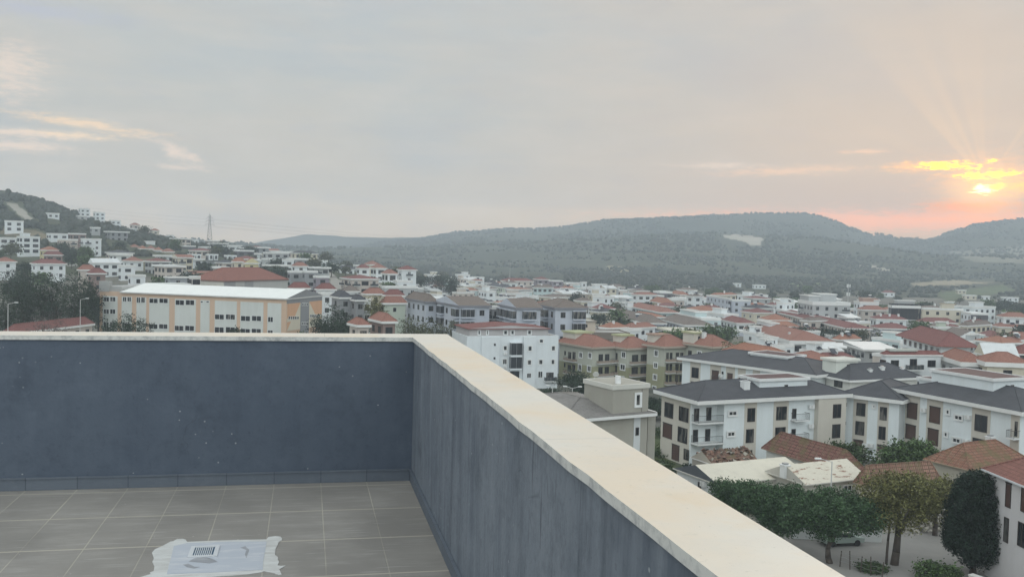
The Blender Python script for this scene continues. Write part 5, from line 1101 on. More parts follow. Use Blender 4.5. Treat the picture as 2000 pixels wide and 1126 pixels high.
def tree(label, x, y, h, lobes, kind, n, size, trunk=.25, name='tree', zb=None, bend=0., group=None, tr_h=None, limbs=5, **k):
    if kind == 'pine': lobes = [(q[0]*1.1, q[1]*1.05, q[2], q[3]*1.12, q[4]*1.05, q[5]*1.08) for q in lobes]
    if kind == 'yel' and n > 9000: lobes = [(q[0]*1.05, q[1], q[2]*1.06, q[3]*1.1, q[4], q[5]*1.08) for q in lobes]
    z = gz(x, y) if zb is None else zb; R = empty(name, (x, y, z), 0, label, 'tree' if 'shrub' not in name else 'shrub', group); rs = np.random.RandomState(abs(hash((round(x, 1), round(y, 1)))) % 99999)
    if n > 6000:
        L0 = np.array(lobes); ex_ = []
        for _ in range(16):
            q_ = L0[rs.randint(len(L0))]; dd = rs.normal(size=3); dd[2] = abs(dd[2])*.7-.1; dd /= np.linalg.norm(dd); s_ = rs.uniform(.22, .42) if kind != 'cyp' else rs.uniform(.14, .24); ex_.append((*(q_[:3]+dd*q_[3:]*rs.uniform(.8, 1.12)), q_[3]*s_, q_[4]*s_, q_[5]*s_))
        lobes_ = list(map(tuple, lobes))+ex_
    else: lobes_ = lobes
    v, f, mi = leaves(rs, lobes_, n, size, **k); o = bpy.data.objects.new('crown', npmesh('crown', v, f, LV[kind], mi)); COL.objects.link(o); o.parent = R
    L = np.array(lobes); top = np.average(L[:, :3], axis=0); th = tr_h or top[2]; mb = MB()
    pts = [(bend*math.sin(i/4*3.0)+top[0]*.5*(i/4)**2, bend*.5*math.sin(i/4*2.), -.3+th*i/4) for i in range(5)]; mb.path(pts, [trunk*(1.25-.18*i) for i in range(5)], 8)
    for i in range(min(limbs, len(L)*3)):
        q = L[i % len(L)]; j = rs.normal(size=3)*.35; tgt = (q[0]+q[3]*j[0], q[1]+q[4]*j[1], q[2]+q[5]*(.1+j[2]*.5)); s0 = pts[2+i % 2]
        m_ = tuple((s0[w]+tgt[w])/2+(.3 if w == 2 else 0) for w in range(3)); mb.path([s0, m_, tgt], [trunk*.5, trunk*.3, trunk*.12], 5)
    mb.build('trunk', BARK, R, smooth=True); return R
def gpos(px, d, y=None):               # point on the terrain along the column px at forward distance d
    x = (px-1000)/F*d
    for _ in range(3): z = gz(x, d); X = proj((x, d, z))[0]; x += (px-X)/F*d
    return x, d
def gtop(px, d, ytop):                 # height above ground of the pixel row ytop there
    x, y = gpos(px, d); return float(atY(px, ytop, d)[2])-gz(x, y)
# courtyard pines, yellow tree, cypress
x, y = gpos(1622, 88); tree('dark green umbrella pine with a curved bare trunk in the courtyard', x, y, 8, [(.2, 0, 4.6, 2.8, 2.6, 1.6), (-2.2, .5, 4.3, 2.1, 2.0, 1.4), (2.4, -.2, 4.4, 2.2, 2.0, 1.5), (.4, .6, 5.5, 2.6, 2.2, 1.3), (-.5, 0, 3.3, 1.6, 1.5, 1.1), (3.4, .3, 4.9, 1.4, 1.4, 1.2)], 'pine', 30000, .11, trunk=.26, bend=-.45, name='pine_tree', tr_h=3.4)
x, y = gpos(1512, 92); tree('broad green pine crown rising behind the cream coping, left of the umbrella pine', x, y, 7, [(0, 0, 4.0, 2.6, 2.4, 1.9), (-1.8, .4, 4.9, 2.2, 2.0, 1.3), (1.6, 0, 4.8, 2.0, 2.0, 1.4), (.3, -.5, 2.8, 2.0, 1.9, 1.4)], 'pine', 24000, .11, trunk=.25, name='pine_tree', bend=.2)
x, y = gpos(1436, 95); tree('small pine crown at the left end of the courtyard trees, just over the coping', x, y, 6, [(0, 0, 4.2, 1.9, 1.8, 1.5), (-1.1, .3, 4.7, 1.3, 1.4, 1.0), (1.3, .1, 4.4, 1.5, 1.4, 1.2)], 'pine', 15000, .11, trunk=.2, name='pine_tree')
x, y = gpos(1746, 88); yt = tree('yellow-green deciduous tree with a twin trunk, between the pine and the cypress', x, y, 9, [(.3, 0, 5.0, 2.9, 2.6, 1.9), (-1.2, .5, 6.2, 2.3, 2.0, 1.6), (1.8, 0, 6.4, 2.3, 2.2, 1.6), (-1.7, 0, 4.2, 1.7, 1.7, 1.2), (2.9, .2, 5.0, 1.8, 1.6, 1.3), (.2, .2, 7.3, 2.4, 2.0, .9)], 'yel', 17000, .115, trunk=.34, bend=.25, limbs=9, shell=.35, spread=2.8)
MB().path([(-.7, .1, -.3), (-.62, .1, 2.2), (-.45, .1, 4.2)], [.13, .11, .07], 6).build('trunk', BARK, yt, smooth=True)
x, y = gpos(1900, 86); hc = gtop(1900, 86, 916)
tree('nearly black dense cypress with a flat clipped top, nearest tree on the right', x, y, hc, [(0, 0, hc*.30, 2.7, 2.5, hc*.19), (.15, 0, hc*.45, 2.95, 2.6, hc*.24), (.1, 0, hc*.62, 2.6, 2.3, hc*.24), (.15, 0, hc*.78, 2.2, 2.0, hc*.19), (.2, 0, hc*.88, 1.7, 1.6, hc*.10), (-1.2, 0, hc*.86, .7, .8, hc*.09), (1.5, 0, hc*.85, .7, .8, hc*.08), (.6, 0, hc*.16, 1.6, 1.5, hc*.10), (-1.9, 0, hc*.40, 1., 1.2, hc*.14)], 'cyp', 52000, .105, trunk=.3, name='cypress_tree', shell=.75, flat=1.4, spread=1.3, tr_h=2.)
x, y = gpos(1776, 121); h1 = gtop(1776, 121, 860); tree('rounded dark bush-like tree in front of the brown-shuttered white block', x, y, h1, [(0, 0, h1*.62, 3.4, 3, h1*.36), (-2.4, 0, h1*.45, 2.2, 2, h1*.3), (2.6, 0, h1*.5, 2.2, 2, h1*.28), (1., 0, h1*.85, 1.6, 1.6, h1*.16)], 'green', 9000, .2)
x, y = gpos(1738, 112); tree('low spreading green tree beside the small lean-to', x, y, 3, [(0, 0, 2.0, 2.6, 2, 1.3), (1.8, 0, 2.3, 1.8, 1.6, 1.1)], 'green', 4500, .2)
x, y = gpos(1652, 124); h1 = gtop(1652, 124, 862); tree('green shrub tree behind the red-brown tiled cottage', x, y, h1, [(0, 0, h1*.6, 2.6, 2, h1*.35), (-1.8, 0, h1*.7, 1.8, 1.6, h1*.25)], 'bush', 5000, .2)
x, y = gpos(1826, 98); tree('olive-green tree left of the cypress', x, y, 5, [(0, 0, 4.2, 1.7, 1.6, 1.4), (.8, 0, 5.2, 1.4, 1.2, 1.0), (-1.1, 0, 3.6, 1.4, 1.2, 1.)], 'yel', 4200, .15, shell=.3, spread=2.6)
for px, d, w, h, kd, lb in ((1815, 84, 2.6, 1.5, 'green', 'leafy green shrub at the bottom edge, left of the cypress'), (1850, 82, 1.8, 1.9, 'green', 'second leafy shrub at the foot of the cypress'), (1700, 86, 2.2, .5, 'bush', 'low weeds at the foot of the yellow-green tree'),
   (1470, 118, 1.6, 1.6, 'bush', 'dark shrub behind the ruined outhouse'), (1530, 112, 2.0, 2.2, 'bush', 'dark shrub between the cottage and the patched shed roof'), (1310, 118, 2.0, 1.8, 'dark', 'dark garden shrub by the white apartment garage'), (1345, 119, 1.6, 2.2, 'dark', 'clipped dark shrub beside the garage door of the corner-balcony house'), (1285, 124, 2.4, 1.6, 'bush', 'green garden shrub between the beige tower house and the white house')):
    x, y = gpos(px, d); tree(lb, x, y, h, [(0, 0, h*.55, w*.5, w*.45, h*.5), (w*.3, 0, h*.5, w*.35, w*.3, h*.35)], kd, 1800, .13, trunk=.06, name='shrub', tr_h=h*.5)
# palms
def palm(label, px, d, h, n=15, L=2.0, s=1.):
    x, y = gpos(px, d); R = empty('palm_tree', (x, y, gz(x, y)), 0, label, 'palm tree'); rs = random.Random(int(px)); fr = MB()
    for i in range(n*2):
        az = rs.uniform(0, 6.28); el = rs.uniform(-.5, 1.2); pts = []
        for j in range(5): q = j/4; r = L*q*math.cos(el*(1-.3*q)); pts.append((r*math.cos(az), r*math.sin(az), h+L*q*math.sin(el)-L*.55*q*q))
        for j in range(4):
            w = .26*s*(1-.7*abs(j/3-.4)); px_, py_ = -math.sin(az)*w, math.cos(az)*w; a, c = pts[j], pts[j+1]; fr.poly([(a[0]-px_, a[1]-py_, a[2]-.1), a, c, (c[0]-px_, c[1]-py_, c[2]-.1)], rs.randrange(3)); fr.poly([a, (a[0]+px_, a[1]+py_, a[2]-.1), (c[0]+px_, c[1]+py_, c[2]-.1), c], rs.randrange(3))
    fr.build('crown', LV['palm'], R); MB().path([(0, 0, -.3), (.1, 0, h*.5), (0, 0, h)], [.24, .19, .2], 8).build('trunk', BARK, R)
palm('young palm in the garden between the beige tower house and the corner-balcony house', 1280, 117, 1.9, 14, 2.3); palm('second low palm at the foot of the corner-balcony house', 1308, 113, .8, 10, 1.9)
for px, h, lb in ((1207, 7, 'leftmost palm of the cluster beside the maroon-roofed white house'), (1216, 6, 'middle palm of the cluster beside the maroon-roofed white house'), (1225, 6.5, 'rightmost palm of the cluster beside the maroon-roofed white house')): palm(lb, px, 345, h, 16, 3.2, 2.)
# dark trees left of the school and other single trees: (px, distance, top row, half width m, kind, label)
TR = [(12, 215, 552, 5.5, 'dark', 'tall dark tree at the left edge above the parapet'), (45, 222, 548, 5, 'dark', 'tall dark pine, second from the left edge'), (80, 230, 540, 5.5, 'dark', 'broad dark tree, third in the left grove'), (112, 228, 532, 5.5, 'dark', 'tallest dark eucalyptus of the left grove'),
  (142, 235, 526, 5.5, 'dark', 'broad-crowned dark eucalyptus near the school'), (172, 245, 540, 4.5, 'dark', 'slimmer dark tree just left of the school wall'), (28, 300, 518, 6, 'dark', 'dark conifer below the red-roofed hillside houses'), (52, 290, 522, 4, 'dark', 'pointed dark conifer left of the grove'), (192, 262, 574, 3.2, 'dark', 'dark tree touching the left corner of the school'),
  (85, 195, 600, 5.5, 'bare', 'leafless grey-brown tree in front of the dark grove'), (215, 200, 622, 3.2, 'dark', 'dark pine in front of the left end of the school'), (245, 198, 608, 4.2, 'dark', 'rounded pine in front of the school panels'), (270, 196, 618, 3.2, 'dark', 'lower pine right of the rounded school pine'),
  (455, 205, 636, 2.2, 'dark', 'small dark treetop in front of the school lower windows'), (588, 205, 646, 1.5, 'green', 'small treetop at the base of the school end wall'), (652, 225, 592, 4.6, 'dark', 'dark fir tree right of the school end wall'), (632, 220, 612, 4.0, 'dark', 'dark tree touching the right corner of the school'),
  (672, 205, 624, 4.5, 'dark', 'round dark green tree left of the garden pavilions'), (700, 212, 640, 3.4, 'dark', 'low round tree in front of the left pavilion'), (738, 262, 576, 3.4, 'yel', 'half-bare brownish tree in front of the cream houses'), (800, 214, 614, 6.5, 'olive', 'wide brownish-green tree above the terrace parapet'), (838, 222, 618, 6, 'olive', 'wide olive-green tree right of the brownish one'),
  (872, 235, 622, 5, 'olive', 'olive-green tree in front of the lilac row'), (905, 238, 630, 4, 'dark', 'dark tree at the foot of the second lilac block'), (846, 262, 606, 3, 'green', 'green tree beside the white garden wall'), (778, 300, 590, 2.6, 'bare', 'thin bare tree right of the pale green-white house'), (826, 285, 596, 2.8, 'green', 'small green tree between the first lilac blocks'),
  (1122, 190, 722, 4.6, 'dark', 'dark tree between the white five-storey block and the green blocks'), (1140, 178, 740, 3.6, 'dark', 'lower dark tree at the foot of the leftmost green block'), (1075, 182, 760, 3.6, 'dark', 'dark shrub-like tree under the white five-storey block'), (1266, 175, 785, 3.4, 'dark', 'dark tree right of the beige tower house'), (1275, 165, 795, 3.6, 'dark', 'dark tree against the left wall of the corner-balcony house'),
  (1125, 480, 568, 4.5, 'dark', 'dark round tree before the striped block'), (822, 560, 538, 5.5, 'dark', 'dark tree right of the crest group'), (862, 560, 536, 8, 'dark', 'broad dark tree cluster in front of the cream houses'), (884, 520, 540, 4, 'dark', 'dark conifer left of the tall white tower'), (545, 420, 520, 4, 'dark', 'dark tree above the sports hall ridge'), (536, 480, 508, 3, 'dark', 'slim dark tree beside the blank grey wall'),
  (556, 400, 522, 5.5, 'dark', 'broad dark tree right of the sports hall ridge'), (515, 440, 520, 5, 'dark', 'dark tree behind the yellow gabled house'), (425, 620, 479, 4, 'dark', 'round tree on the skyline right of the pylon'), (435, 600, 482, 5, 'dark', 'second round tree on the skyline right of the pylon'), (120, 520, 474, 4.5, 'dark', 'dark tree beside the white four-storey hillside block'), (130, 500, 482, 5, 'dark', 'dark round tree below the pale stacked villa'), (160, 490, 484, 5, 'dark', 'dark round tree below the cream villa'),
  (350, 480, 500, 4.5, 'dark', 'dark tree left of the dark modern villas'), (400, 470, 514, 4, 'dark', 'dark hedge tree below the middle dark modern villa'), (300, 470, 512, 5, 'olive', 'olive tree on the terraced slope'), (330, 440, 518, 5, 'olive', 'second olive tree on the terraced slope'), (1422, 205, 664, 4, 'green', 'pomegranate-like tree in front of the blank blue wall'), (1932, 205, 748, 4.6, 'dark', 'dark tree in front of the cream block at the right'), (1905, 210, 755, 3.4, 'bush', 'green bush below the wavy-eaved house'),
  (1700, 560, 588, 6, 'bare', 'brown bare tree right of the dark glass corner block'), (1925, 520, 596, 8, 'bare', 'reddish-brown bare tree above the dark modern block'), (1990, 560, 592, 9, 'dark', 'dark tree mass at the far right of the town'), (1960, 600, 586, 8, 'dark', 'dark tree left of the far right tree mass')]
for i in range(9):
    TR.append((1480+i*22, 342-i*2, 634+i*1.2+(i % 2)*2, 4.4, 'dark', ['hedge tree at the left end of the dark hedge', 'second hedge tree of the dark hedge', 'third hedge tree of the dark hedge', 'fourth hedge tree of the dark hedge', 'middle tree of the dark hedge', 'sixth hedge tree of the dark hedge', 'seventh hedge tree of the dark hedge', 'eighth hedge tree of the dark hedge', 'hedge tree at the right end by the beige row'][i]))
for (px, d, yt_, rw, kd, lb) in TR:
    x, y = gpos(px, d); h = max(2.5, gtop(px, d, yt_)); rs = random.Random(int(px*7+d)); lo = []
    nl = 6 if d < 350 else 4
    for i in range(nl): a = rs.uniform(0, 6.28); q = rs.uniform(.2, .55); zc = rs.uniform(.42, .8); lo.append((math.cos(a)*rw*q, math.sin(a)*rw*q, h*zc, rw*rs.uniform(.45, .65), rw*rs.uniform(.45, .6), h*rs.uniform(.14, .22)))
    lo.append((0, 0, h*.84, rw*.5, rw*.5, h*.16)); lo.append((0, 0, h*.55, rw*.75, rw*.7, h*.25))
    bare = kd == 'bare'; sz = max(.16, d*.00085)*(.6 if bare else 1)
    tree(lb, x, y, h, lo, kd, int(min(9000, (4200 if d < 350 else 1600)*(1 if not bare else .7))), sz, trunk=.28, limbs=14 if bare else 5, spread=2.4, shell=.5)
# street trees in the town: copies of three crowns
protos = []
for i, (kd, rw) in enumerate((('dark', 3.4), ('green', 3.0), ('olive', 3.2))):
    rs = np.random.RandomState(40+i); lo = [(0, 0, 4.6, rw*.8, rw*.8, 1.8), (1.2, .5, 3.9, rw*.6, rw*.6, 1.5), (-1.3, -.3, 4.1, rw*.6, rw*.55, 1.6), (.2, -.9, 5.4, rw*.5, rw*.5, 1.2)]
    v, f, mi = leaves(rs, lo, 900, .42); cm_ = npmesh('crown', v, f, LV[kd], mi); tm_ = MB().path([(0, 0, -.4), (.1, 0, 2), (0, 0, 4.4)], [.25, .2, .1], 6).mesh('trunk', BARK); protos.append((cm_, tm_, ('dark green', 'mid green', 'olive-green')[i]))
used_t = set(); c2 = 0; rt = random.Random(23)
for tries in range(4000):
    if c2 >= 150: break
    px = rt.uniform(380, 2040) if rt.random() < .75 else rt.uniform(0, 620); d = 1/rt.uniform(1/820., 1/240.)
    if px < 700 and d < 360: continue
    if px < 1100 and d < 300: continue
    bl = [q for q in BLD if q['xl']-2 < px < q['xr']+2]
    if any(abs(d-q['d']) < 12 for q in bl): continue
    nb = sorted(BLD, key=lambda q: abs(q['px']-px)+abs(q['d']-d)*.5)[:20]; k = rt.randrange(3); lab = None
    for q in nb:
        rel = 'behind' if (d > q['d'] and q['xl'] < px < q['xr']) else 'in front of' if (d < q['d'] and q['xl'] < px < q['xr']) else ('left of' if px < q['px'] else 'right of')
        tgt = ' '.join(q['label'].split(',')[0].split()[:6]).rstrip(',')
        for cut in (' with', ' and', ' of', ' in', ' the', ' a', ' beside', ' behind', ' above'):
            if tgt.endswith(cut): tgt = tgt[:-len(cut)]
        l = '%s street tree %s the %s' % (protos[k][2], rel, tgt)
        if l not in used_t and len(l.split()) < 17: lab = l; break
    if not lab: continue
    used_t.add(lab); c2 += 1; x, y = gpos(px, d); R = empty('street_tree', (x, y, gz(x, y)), rt.uniform(0, 6), lab, 'tree', 'round trees scattered between the houses'); s_ = rt.uniform(.75, 1.35); R.scale = (s_, s_, s_*rt.uniform(.85, 1.15))
    inst(protos[k][0], 'crown', R, (0, 0, 0)); inst(protos[k][1], 'trunk', R, (0, 0, 0))
# scrub and woodland that covers the hills: one mass nobody could count
rs = np.random.RandomState(3); N = 42000
pxs = rs.uniform(-150, 2150, N); Ds = np.where(rs.rand(N) < .42, rs.uniform(760, 1500, N), np.sqrt(rs.uniform(1300.**2, 2760.**2, N)))
nl = 7000; pxs[:nl] = rs.uniform(-60, 520, nl); Ds[:nl] = rs.uniform(440, 900, nl)
xs = (pxs-1000)/F*Ds; hs = terr(xs, Ds); pyy = 563-F*((np.stack([xs, Ds, hs], -1)-CAM)@UP)/((np.stack([xs, Ds, hs], -1)-CAM)@FW)
dens = vnoise(xs/150, Ds/150, 31)*.6+vnoise(xs/45, Ds/45, 32)*.4
keep = (dens > .36+.2*rs.rand(N)) | ((Ds > 2500) & (rs.rand(N) < .6)); keep |= (Ds > 800) & (Ds < 1150) & (pxs > 1100) & (rs.rand(N) < .8); keep &= ~((Ds < 800) & (hs < 17)); keep[:nl] &= (hs[:nl] > 19); keep &= ~((Ds > 700) & (Ds < 900) & (pxs > 500) & (rs.rand(N) < .7))
for P_ in ([(1405, 456), (1495, 460), (1488, 484), (1405, 480)], [(1780, 551), (1945, 544), (1945, 560), (1780, 562)], [(1830, 570), (1960, 554), (1990, 570), (1850, 592)], [(0, 392), (40, 395), (80, 438), (30, 430)], [(0, 444), (75, 446), (115, 470), (0, 462)]): keep &= ~inpoly(pxs, pyy, P_)
for b_ in BLD:
    if b_['d'] > 440: keep &= ~((pxs > b_['xl']-3) & (pxs < b_['xr']+3) & (Ds < b_['d']+14) & (Ds > b_['d']-45))
xs, ys, hs, Dk = xs[keep], Ds[keep], hs[keep], Ds[keep]; n = len(xs)
ph = (1+5**.5)/2; ico = np.array([(-1, ph, 0), (1, ph, 0), (-1, -ph, 0), (1, -ph, 0), (0, -1, ph), (0, 1, ph), (0, -1, -ph), (0, 1, -ph), (ph, 0, -1), (ph, 0, 1), (-ph, 0, -1), (-ph, 0, 1)])/1.9
icf = np.array([(0, 11, 5), (0, 5, 1), (0, 1, 7), (0, 7, 10), (0, 10, 11), (1, 5, 9), (5, 11, 4), (11, 10, 2), (10, 7, 6), (7, 1, 8), (3, 9, 4), (3, 4, 2), (3, 2, 6), (3, 6, 8), (3, 8, 9), (4, 9, 5), (2, 4, 11), (6, 2, 10), (8, 6, 7), (9, 8, 1)])
sc_ = rs.uniform(1.2, 2.7, n)*np.where(Dk > 1500, 1.35, 1.); v = ico[None]*sc_[:, None, None]*(1+(rs.rand(n, 12, 1)-.5)*.75); v[:, :, 2] *= rs.uniform(.75, 1.25, (n, 1)); v += np.stack([xs, ys, hs+sc_*.5], -1)[:, None]
fm_ = (icf[None]+(np.arange(n)*12)[:, None, None]).reshape(-1, 3)
scm = [leafm(c, 'scrub') for c in ((.036, .048, .034), (.042, .054, .036), (.050, .060, .040))]
o = bpy.data.objects.new('scrub_woodland', npmesh('scrub_woodland', v.reshape(-1, 3), fm_, scm, np.repeat(rs.choice(3, n, p=[.5, .35, .15]), 20))); COL.objects.link(o); tag(o, 'dark green scrub and pine woodland covering the hills beyond the town', 'woodland', kind='stuff')
rb_ = random.Random(9); rub = MB(); cx_, cy_ = gpos(1790, 101)
for i in range(260):
    px_, py_ = cx_+rb_.gauss(0, 2.6), cy_+rb_.gauss(0, 1.3); k_ = rb_.uniform(.08, .34); zc_ = gz(px_, py_)+max(0, 1.9-abs(px_-cx_)*.35-abs(py_-cy_)*.6)*rb_.uniform(.3, 1.)
    rub.tube((px_-k_, py_, zc_), (px_+k_, py_+rb_.uniform(-.2, .2), zc_+rb_.uniform(-.1, .15)), k_*.8, k_*.5, 5)
tag(rub.build('rubble_heap', plain((.50, .47, .41), .9, name='rubble_stone_pale', var=.25)), 'pale heap of broken stone rubble behind the yellow-green tree', 'rubble', kind='stuff')
for i_, (px_, yt_) in enumerate(((1712, 460), (1722, 459), (1738, 460), (1790, 463))):
    x, y = gpos(px_, 2560); tree(['left', 'second', 'third', 'right'][i_]+'most lone tree standing in the saddle between the two mountains' if i_ in (0, 3) else ['', 'second', 'third'][i_]+' lone tree from the left on the saddle between the two mountains', x, y, 9, [(0, 0, 6.5, 3.6, 3.5, 3.2), (2.4, 0, 5, 2.4, 2.4, 2.4)], 'dark', 500, 1.0, trunk=.5)
# garden undergrowth around the near houses
rs = np.random.RandomState(8); lo = []
for px, d, w in ((1290, 121, 3), (1330, 116, 3), (1108, 150, 6), (1150, 160, 6), (1085, 165, 5), (1600, 117, 3), (1690, 120, 3), (1560, 114, 2), (1275, 135, 4), (1262, 150, 5)):
    x, y = gpos(px, d); lo.append((x, y, gz(x, y)+.3, w, 3., .8))
v, f, mi = leaves(rs, lo, 9000, .2, shell=.2); o = bpy.data.objects.new('undergrowth', npmesh('undergrowth', v, f, LV['bush'], mi)); COL.objects.link(o); tag(o, 'tangled green undergrowth in the gardens between the houses', 'undergrowth', kind='stuff')

# ------------------------------------------------------------ lamps, pylon, mast, walls
def lamp(label, px, d, ytop, arms, L=1.6):
    x, y = gpos(px, d); h = gtop(px, d, ytop); R = empty('street_lamp', (x, y, gz(x, y)), 0, label, 'street lamp'); mb = MB().tube((0, 0, -.3), (0, 0, h-.3), .10, .06, 8)
    for s in arms: mb.tube((0, 0, h-.35), (s*L, -.2, h), .04, n=5)
    mb.build('pole', LIGHTG, R)
    for s in arms: q = MB(); q.box(s*L-.05 if s > 0 else s*L-.6, s*L+.6 if s > 0 else s*L+.05, -.36, -.06, h-.06, h+.1); q.build('lamp_head', FRAMEW, R)
lamp('white double-headed street lamp beside the dark trees left of the beige tower', 1116, 160, 754, (-1, 1), 1.0)
lamp('tall white street lamp in front of the patched shed roof', 1620, 100, 895, (-1,), 1.3)
lamp('single-arm street lamp at the left edge in front of the dark grove', 15, 180, 590, (1,), 1.4)
lamp('single-arm street lamp left of the school', 156, 215, 582, (1,), 1.4)
lamp('slim street lamp pole in front of the white five-storey block', 1078, 175, 752, (-1,), .6)
x, y = gpos(409, 900); py0 = gz(x, y); hp = float(atY(409, 420, 900)[2])-py0
R = empty('power_pylon', (x, y, py0), .3, 'tall lattice electricity pylon on the skyline above the hillside villas', 'pylon'); mb = MB(); w0, w1 = 3.0, .7
cor = lambda q: [(sx*(w0+(w1-w0)*min(1, q*1.25)), sy*(w0+(w1-w0)*min(1, q*1.25)), hp*q) for sx, sy in ((-1, -1), (1, -1), (1, 1), (-1, 1))]
for i in range(10):
    a, c = cor(i/10), cor((i+1)/10)
    for k in range(4): mb.tube(a[k], c[k], .22, n=4); mb.tube(a[k], c[(k+1) % 4], .13, n=4); mb.tube(c[k], c[(k+1) % 4], .11, n=4)
mb.tube((0, 0, hp), (0, 0, hp+3), .2, .05, 4); PYL = plain((.10, .10, .10), .6, name='weathered_steel'); mb.build('lattice', PYL, R); mb = MB()
for z, l in ((.72, 4.2), (.83, 3.4), (.93, 2.6)):
    for s in (-1, 1): mb.tube((0, 0, hp*z), (s*l, 0, hp*z), .16, .1, 4); mb.tube((0, 0, hp*z+1.2), (s*l, 0, hp*z), .10, n=4); mb.tube((s*l, 0, hp*z), (s*l, 0, hp*z-1.6), .1, n=4)
mb.build('cross_arm', PYL, R)
mb = MB()
for z, l in ((.72, 4.), (.83, 3.), (.93, 2.)):
    for s in (-1, 1):
        A_ = np.array([x+s*l, y, py0+hp*z-1.6])
        for E_2 in (np.array([x-300+s*l, y-80, A_[2]+34]), np.array([x+420+s*l, y+700, A_[2]-12])):
            pts = [tuple(A_+(E_2-A_)*q-np.array([0, 0, 1])*22*q*(1-q)) for q in np.linspace(0, 1, 9)]; mb.path(pts, [.045]*9, 3)
tag(mb.build('power_line', METAL), 'thin sagging power cables strung from the skyline pylon', 'power line')
x, y = gpos(1655, 560); hm = gtop(1655, 560, 553); R = empty('telecom_mast', (x, y, gz(x, y)), 0, 'slender telecom mast with white antennas above the large white complex', 'mast'); MB().tube((0, 0, 0), (0, 0, hm), .35, .2, 8).build('pole', METAL, R)
mb = MB()
for z in (hm-1.5, hm*.62):
    for k in range(3): a = k*2.09; mb.box(math.cos(a)*.9-.25, math.cos(a)*.9+.25, math.sin(a)*.9-.2, math.sin(a)*.9+.2, z-1., z+1.)
mb.build('antenna', FRAMEW, R)
for px, d, yt_, lb in ((995, 700, 508, 'faint lattice mast in front of the mountain'), (1186, 520, 556, 'thin white pole beside the brown far row')):
    x, y = gpos(px, d); hm = gtop(px, d, yt_); R = empty('mast', (x, y, gz(x, y)), 0, lb, 'mast'); MB().tube((0, 0, 0), (0, 0, hm), .3, .12, 5).tube((-1, 0, hm*.9), (1, 0, hm*.9), .12, n=4).build('pole', METAL, R)
def wallrun(label, p0, p1, d0, d1, h, c, name='garden_wall', cat='wall', t=.22):
    a = np.array(gpos(p0, d0)); b_ = np.array(gpos(p1, d1)); L = np.linalg.norm(b_-a); z = min(gz(*a), gz(*b_)); an = math.atan2(b_[1]-a[1], b_[0]-a[0]); R = empty(name, (a[0], a[1], z), an, label, cat)
    MB().box(0, L, 0, t, -.5, h).build('wall', wallm(c), R); MB().box(-.04, L+.04, -.04, t+.04, h+.002, h+.08).build('coping', wallm((.6, .6, .57)), R); return R
wallrun('white panel wall along the courtyard, behind the umbrella pine trunk', 1545, 1722, 95.5, 95, 1.7, (.66, .68, .67))
wallrun('white stone garden wall behind the yellow-green tree', 1722, 1872, 98, 104, 2.2, (.5, .48, .43))
wallrun('low white garden wall beside the beige tower house', 1262, 1333, 110, 107, 1.0, (.62, .62, .60))
wallrun('long white garden wall with piers below the cream houses', 700, 800, 232, 262, 1.6, (.68, .68, .64))
wallrun('white garden wall running right in front of the lilac row', 800, 880, 262, 244, 1.5, (.66, .66, .62))
wallrun('cream rendered wall at the bottom right under the cypress', 1890, 1990, 80, 76, 1.8, (.66, .62, .54), t=.6)
wallrun('pale terrace wall across the hillside above the school trees', 130, 250, 470, 455, 2.5, (.40, .39, .36), t=.5)
x, y = gpos(1996, 74); R = empty('concrete_post', (x, y, gz(x, y)), 0, 'grey concrete post at the bottom right corner', 'post'); MB().box(-.3, .3, -.3, .3, -.5, 3.2).build('shaft', CONC, R); MB().box(-.36, .36, -.36, .36, 3.202, 3.32).build('cap', CONC, R)
# wire fence and scrap in the yard, pavilion scaffold
a = np.array(gpos(1640, 87)); b_ = np.array(gpos(1722, 84)); R = empty('wire_fence', (a[0], a[1], gz(*a)), math.atan2(*(b_-a)[::-1]), 'sagging wire fence on crooked wooden posts at the bottom of the courtyard', 'fence'); L = np.linalg.norm(b_-a); n = 5
for i in range(n): MB().tube((L*i/(n-1), 0, -.2), (L*i/(n-1)+.1*(-1)**i, .05, 1.5+.2*(i % 2)), .06, .05, 6).build('post', BARK, R)
mb = MB()
for z in (.5, .9, 1.3): mb.path([(L*i/8, 0, z+.06*math.sin(i*2.)) for i in range(9)], [.015]*9, 3)
mb.build('wire', METAL, R)
def car(label, px, d, rz, c):
    x, y = gpos(px, d); R = empty('parked_car', (x, y, gz(x, y)), rz, label, 'car', 'cars parked between the houses'); bm_ = MB()
    prof = [(-2.1, .35), (2.1, .35), (2.15, .75), (1.2, .92), (.6, 1.38), (-1.2, 1.42), (-1.85, .95), (-2.15, .85)]
    for s, o_ in ((-1, 1), (1, -1)): bm_.poly([(px_, s*.8, z_) for px_, z_ in (prof if s < 0 else prof[::-1])])
    for i in range(len(prof)): p_, q_ = prof[i-1], prof[i]; bm_.poly([(p_[0], -.8, p_[1]), (p_[0], .8, p_[1]), (q_[0], .8, q_[1]), (q_[0], -.8, q_[1])])
    bm_.build('body', plain(c, .3, name='car_paint'), R); g_ = MB()
    for s in (-1, 1): g_.poly([(-1.5, s*.803, .95), (1.0, s*.803, .95), (.55, s*.803, 1.3), (-1.15, s*.803, 1.34)][::s])
    g_.poly([(1.17, -.7, .96), (1.17, .7, .96), (.66, .65, 1.34), (.66, -.65, 1.34)]); g_.build('glass', GLASS, R)
    for wx_ in (-1.35, 1.35):
        for s in (-1, 1): MB().tube((wx_, s*.62, .32), (wx_, s*.84, .32), .32, n=14).build('wheel', plain((.02, .02, .02), .8, name='tyre'), R)
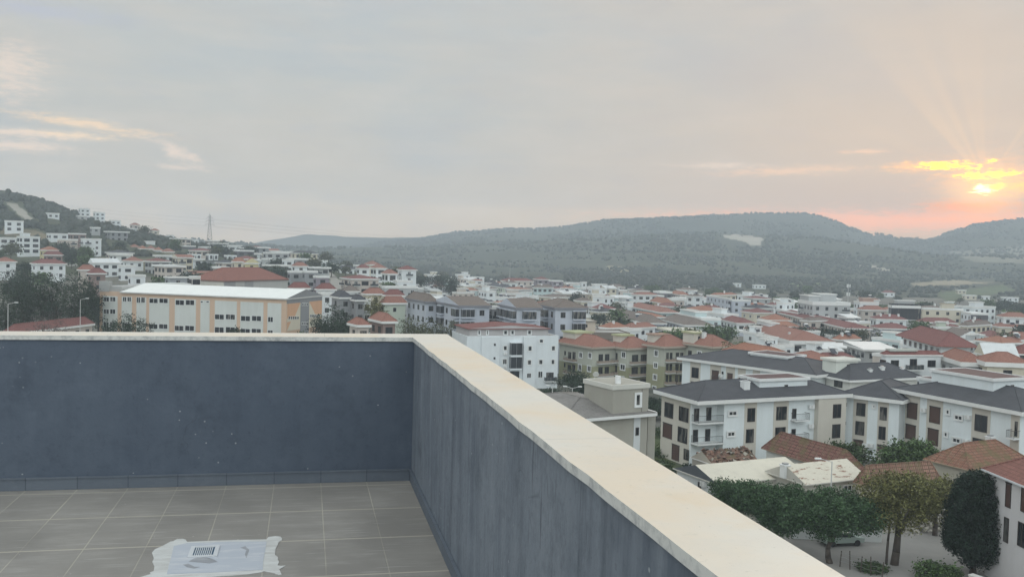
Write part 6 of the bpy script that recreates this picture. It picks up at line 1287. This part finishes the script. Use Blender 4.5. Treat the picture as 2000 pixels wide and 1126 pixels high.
car('pale green car parked under the umbrella pine', 1642, 94, .2, (.35, .42, .38)); car('dark car parked by the garden wall piers', 735, 240, .4, (.06, .065, .07)); car('silver car parked right of the dark car by the garden wall', 752, 246, .4, (.4, .42, .43))
for px_, d_, rz_, c_, lb_ in ((1128, 158, .4, (.5, .5, .5), 'white car parked by the double-headed street lamp'), (1098, 150, .3, (.05, .05, .06), 'black car parked left of the double-headed street lamp'), (1110, 166, .5, (.25, .05, .04), 'dark red car parked behind the double-headed street lamp'),
   (620, 300, .1, (.5, .5, .5), 'white car on the road right of the school'), (690, 250, .2, (.4, .41, .42), 'silver car left of the garden wall piers'), (1962, 92, 1.2, (.30, .31, .33), 'grey car in the yard between the cypress and the pink house')): car(lb_, px_, d_, rz_, c_)
R0 = gpos(712, 192); R = empty('scaffold', (R0[0], R0[1], gz(*R0)), 0, 'pink and white lattice frame in front of the left garden pavilion', 'scaffold'); mb = MB()
for i in range(5):
    for j in range(2): mb.tube((i*1.1-2, j*1., 0), (i*1.1-2, j*1., 2.9), .05, n=4)
for z in (.6, 1.2, 1.8, 2.4, 2.9):
    for j in range(2): mb.tube((-2, j, z), (2.4, j, z), .05, n=4)
for i in range(4): mb.tube((i*1.1-2, 0, .6), (i*1.1-.9, 0, 2.4), .04, n=4)
mb.build('frame', plain((.55, .42, .42), .6, name='scaffold_paint'), R)

# ------------------------------------------------------------ haze over the valley
HZ0 = float(tz.min())-2.; HZ1 = float(max(tz.max()+14, 100))
hz = MB().box(-3650, 3650, -3650, 3650, HZ0, HZ1).build('haze', []); hm_ = bpy.data.materials.new('haze'); hm_.use_nodes = True; nt = hm_.node_tree; nt.nodes.clear()
pv = nt.nodes.new('ShaderNodeVolumePrincipled'); pv.inputs['Color'].default_value = (.73, .81, .90, 1); pv.inputs['Density'].default_value = HZ; pv.inputs['Anisotropy'].default_value = .0
om = nt.nodes.new('ShaderNodeOutputMaterial'); nt.links.new(pv.outputs[0], om.inputs['Volume']); hz.data.materials.clear(); hz.data.materials.append(hm_); tag(hz, kind='stuff')
# small tidy-ups: the first object of a name carries no suffix
bpy.context.view_layer.update()
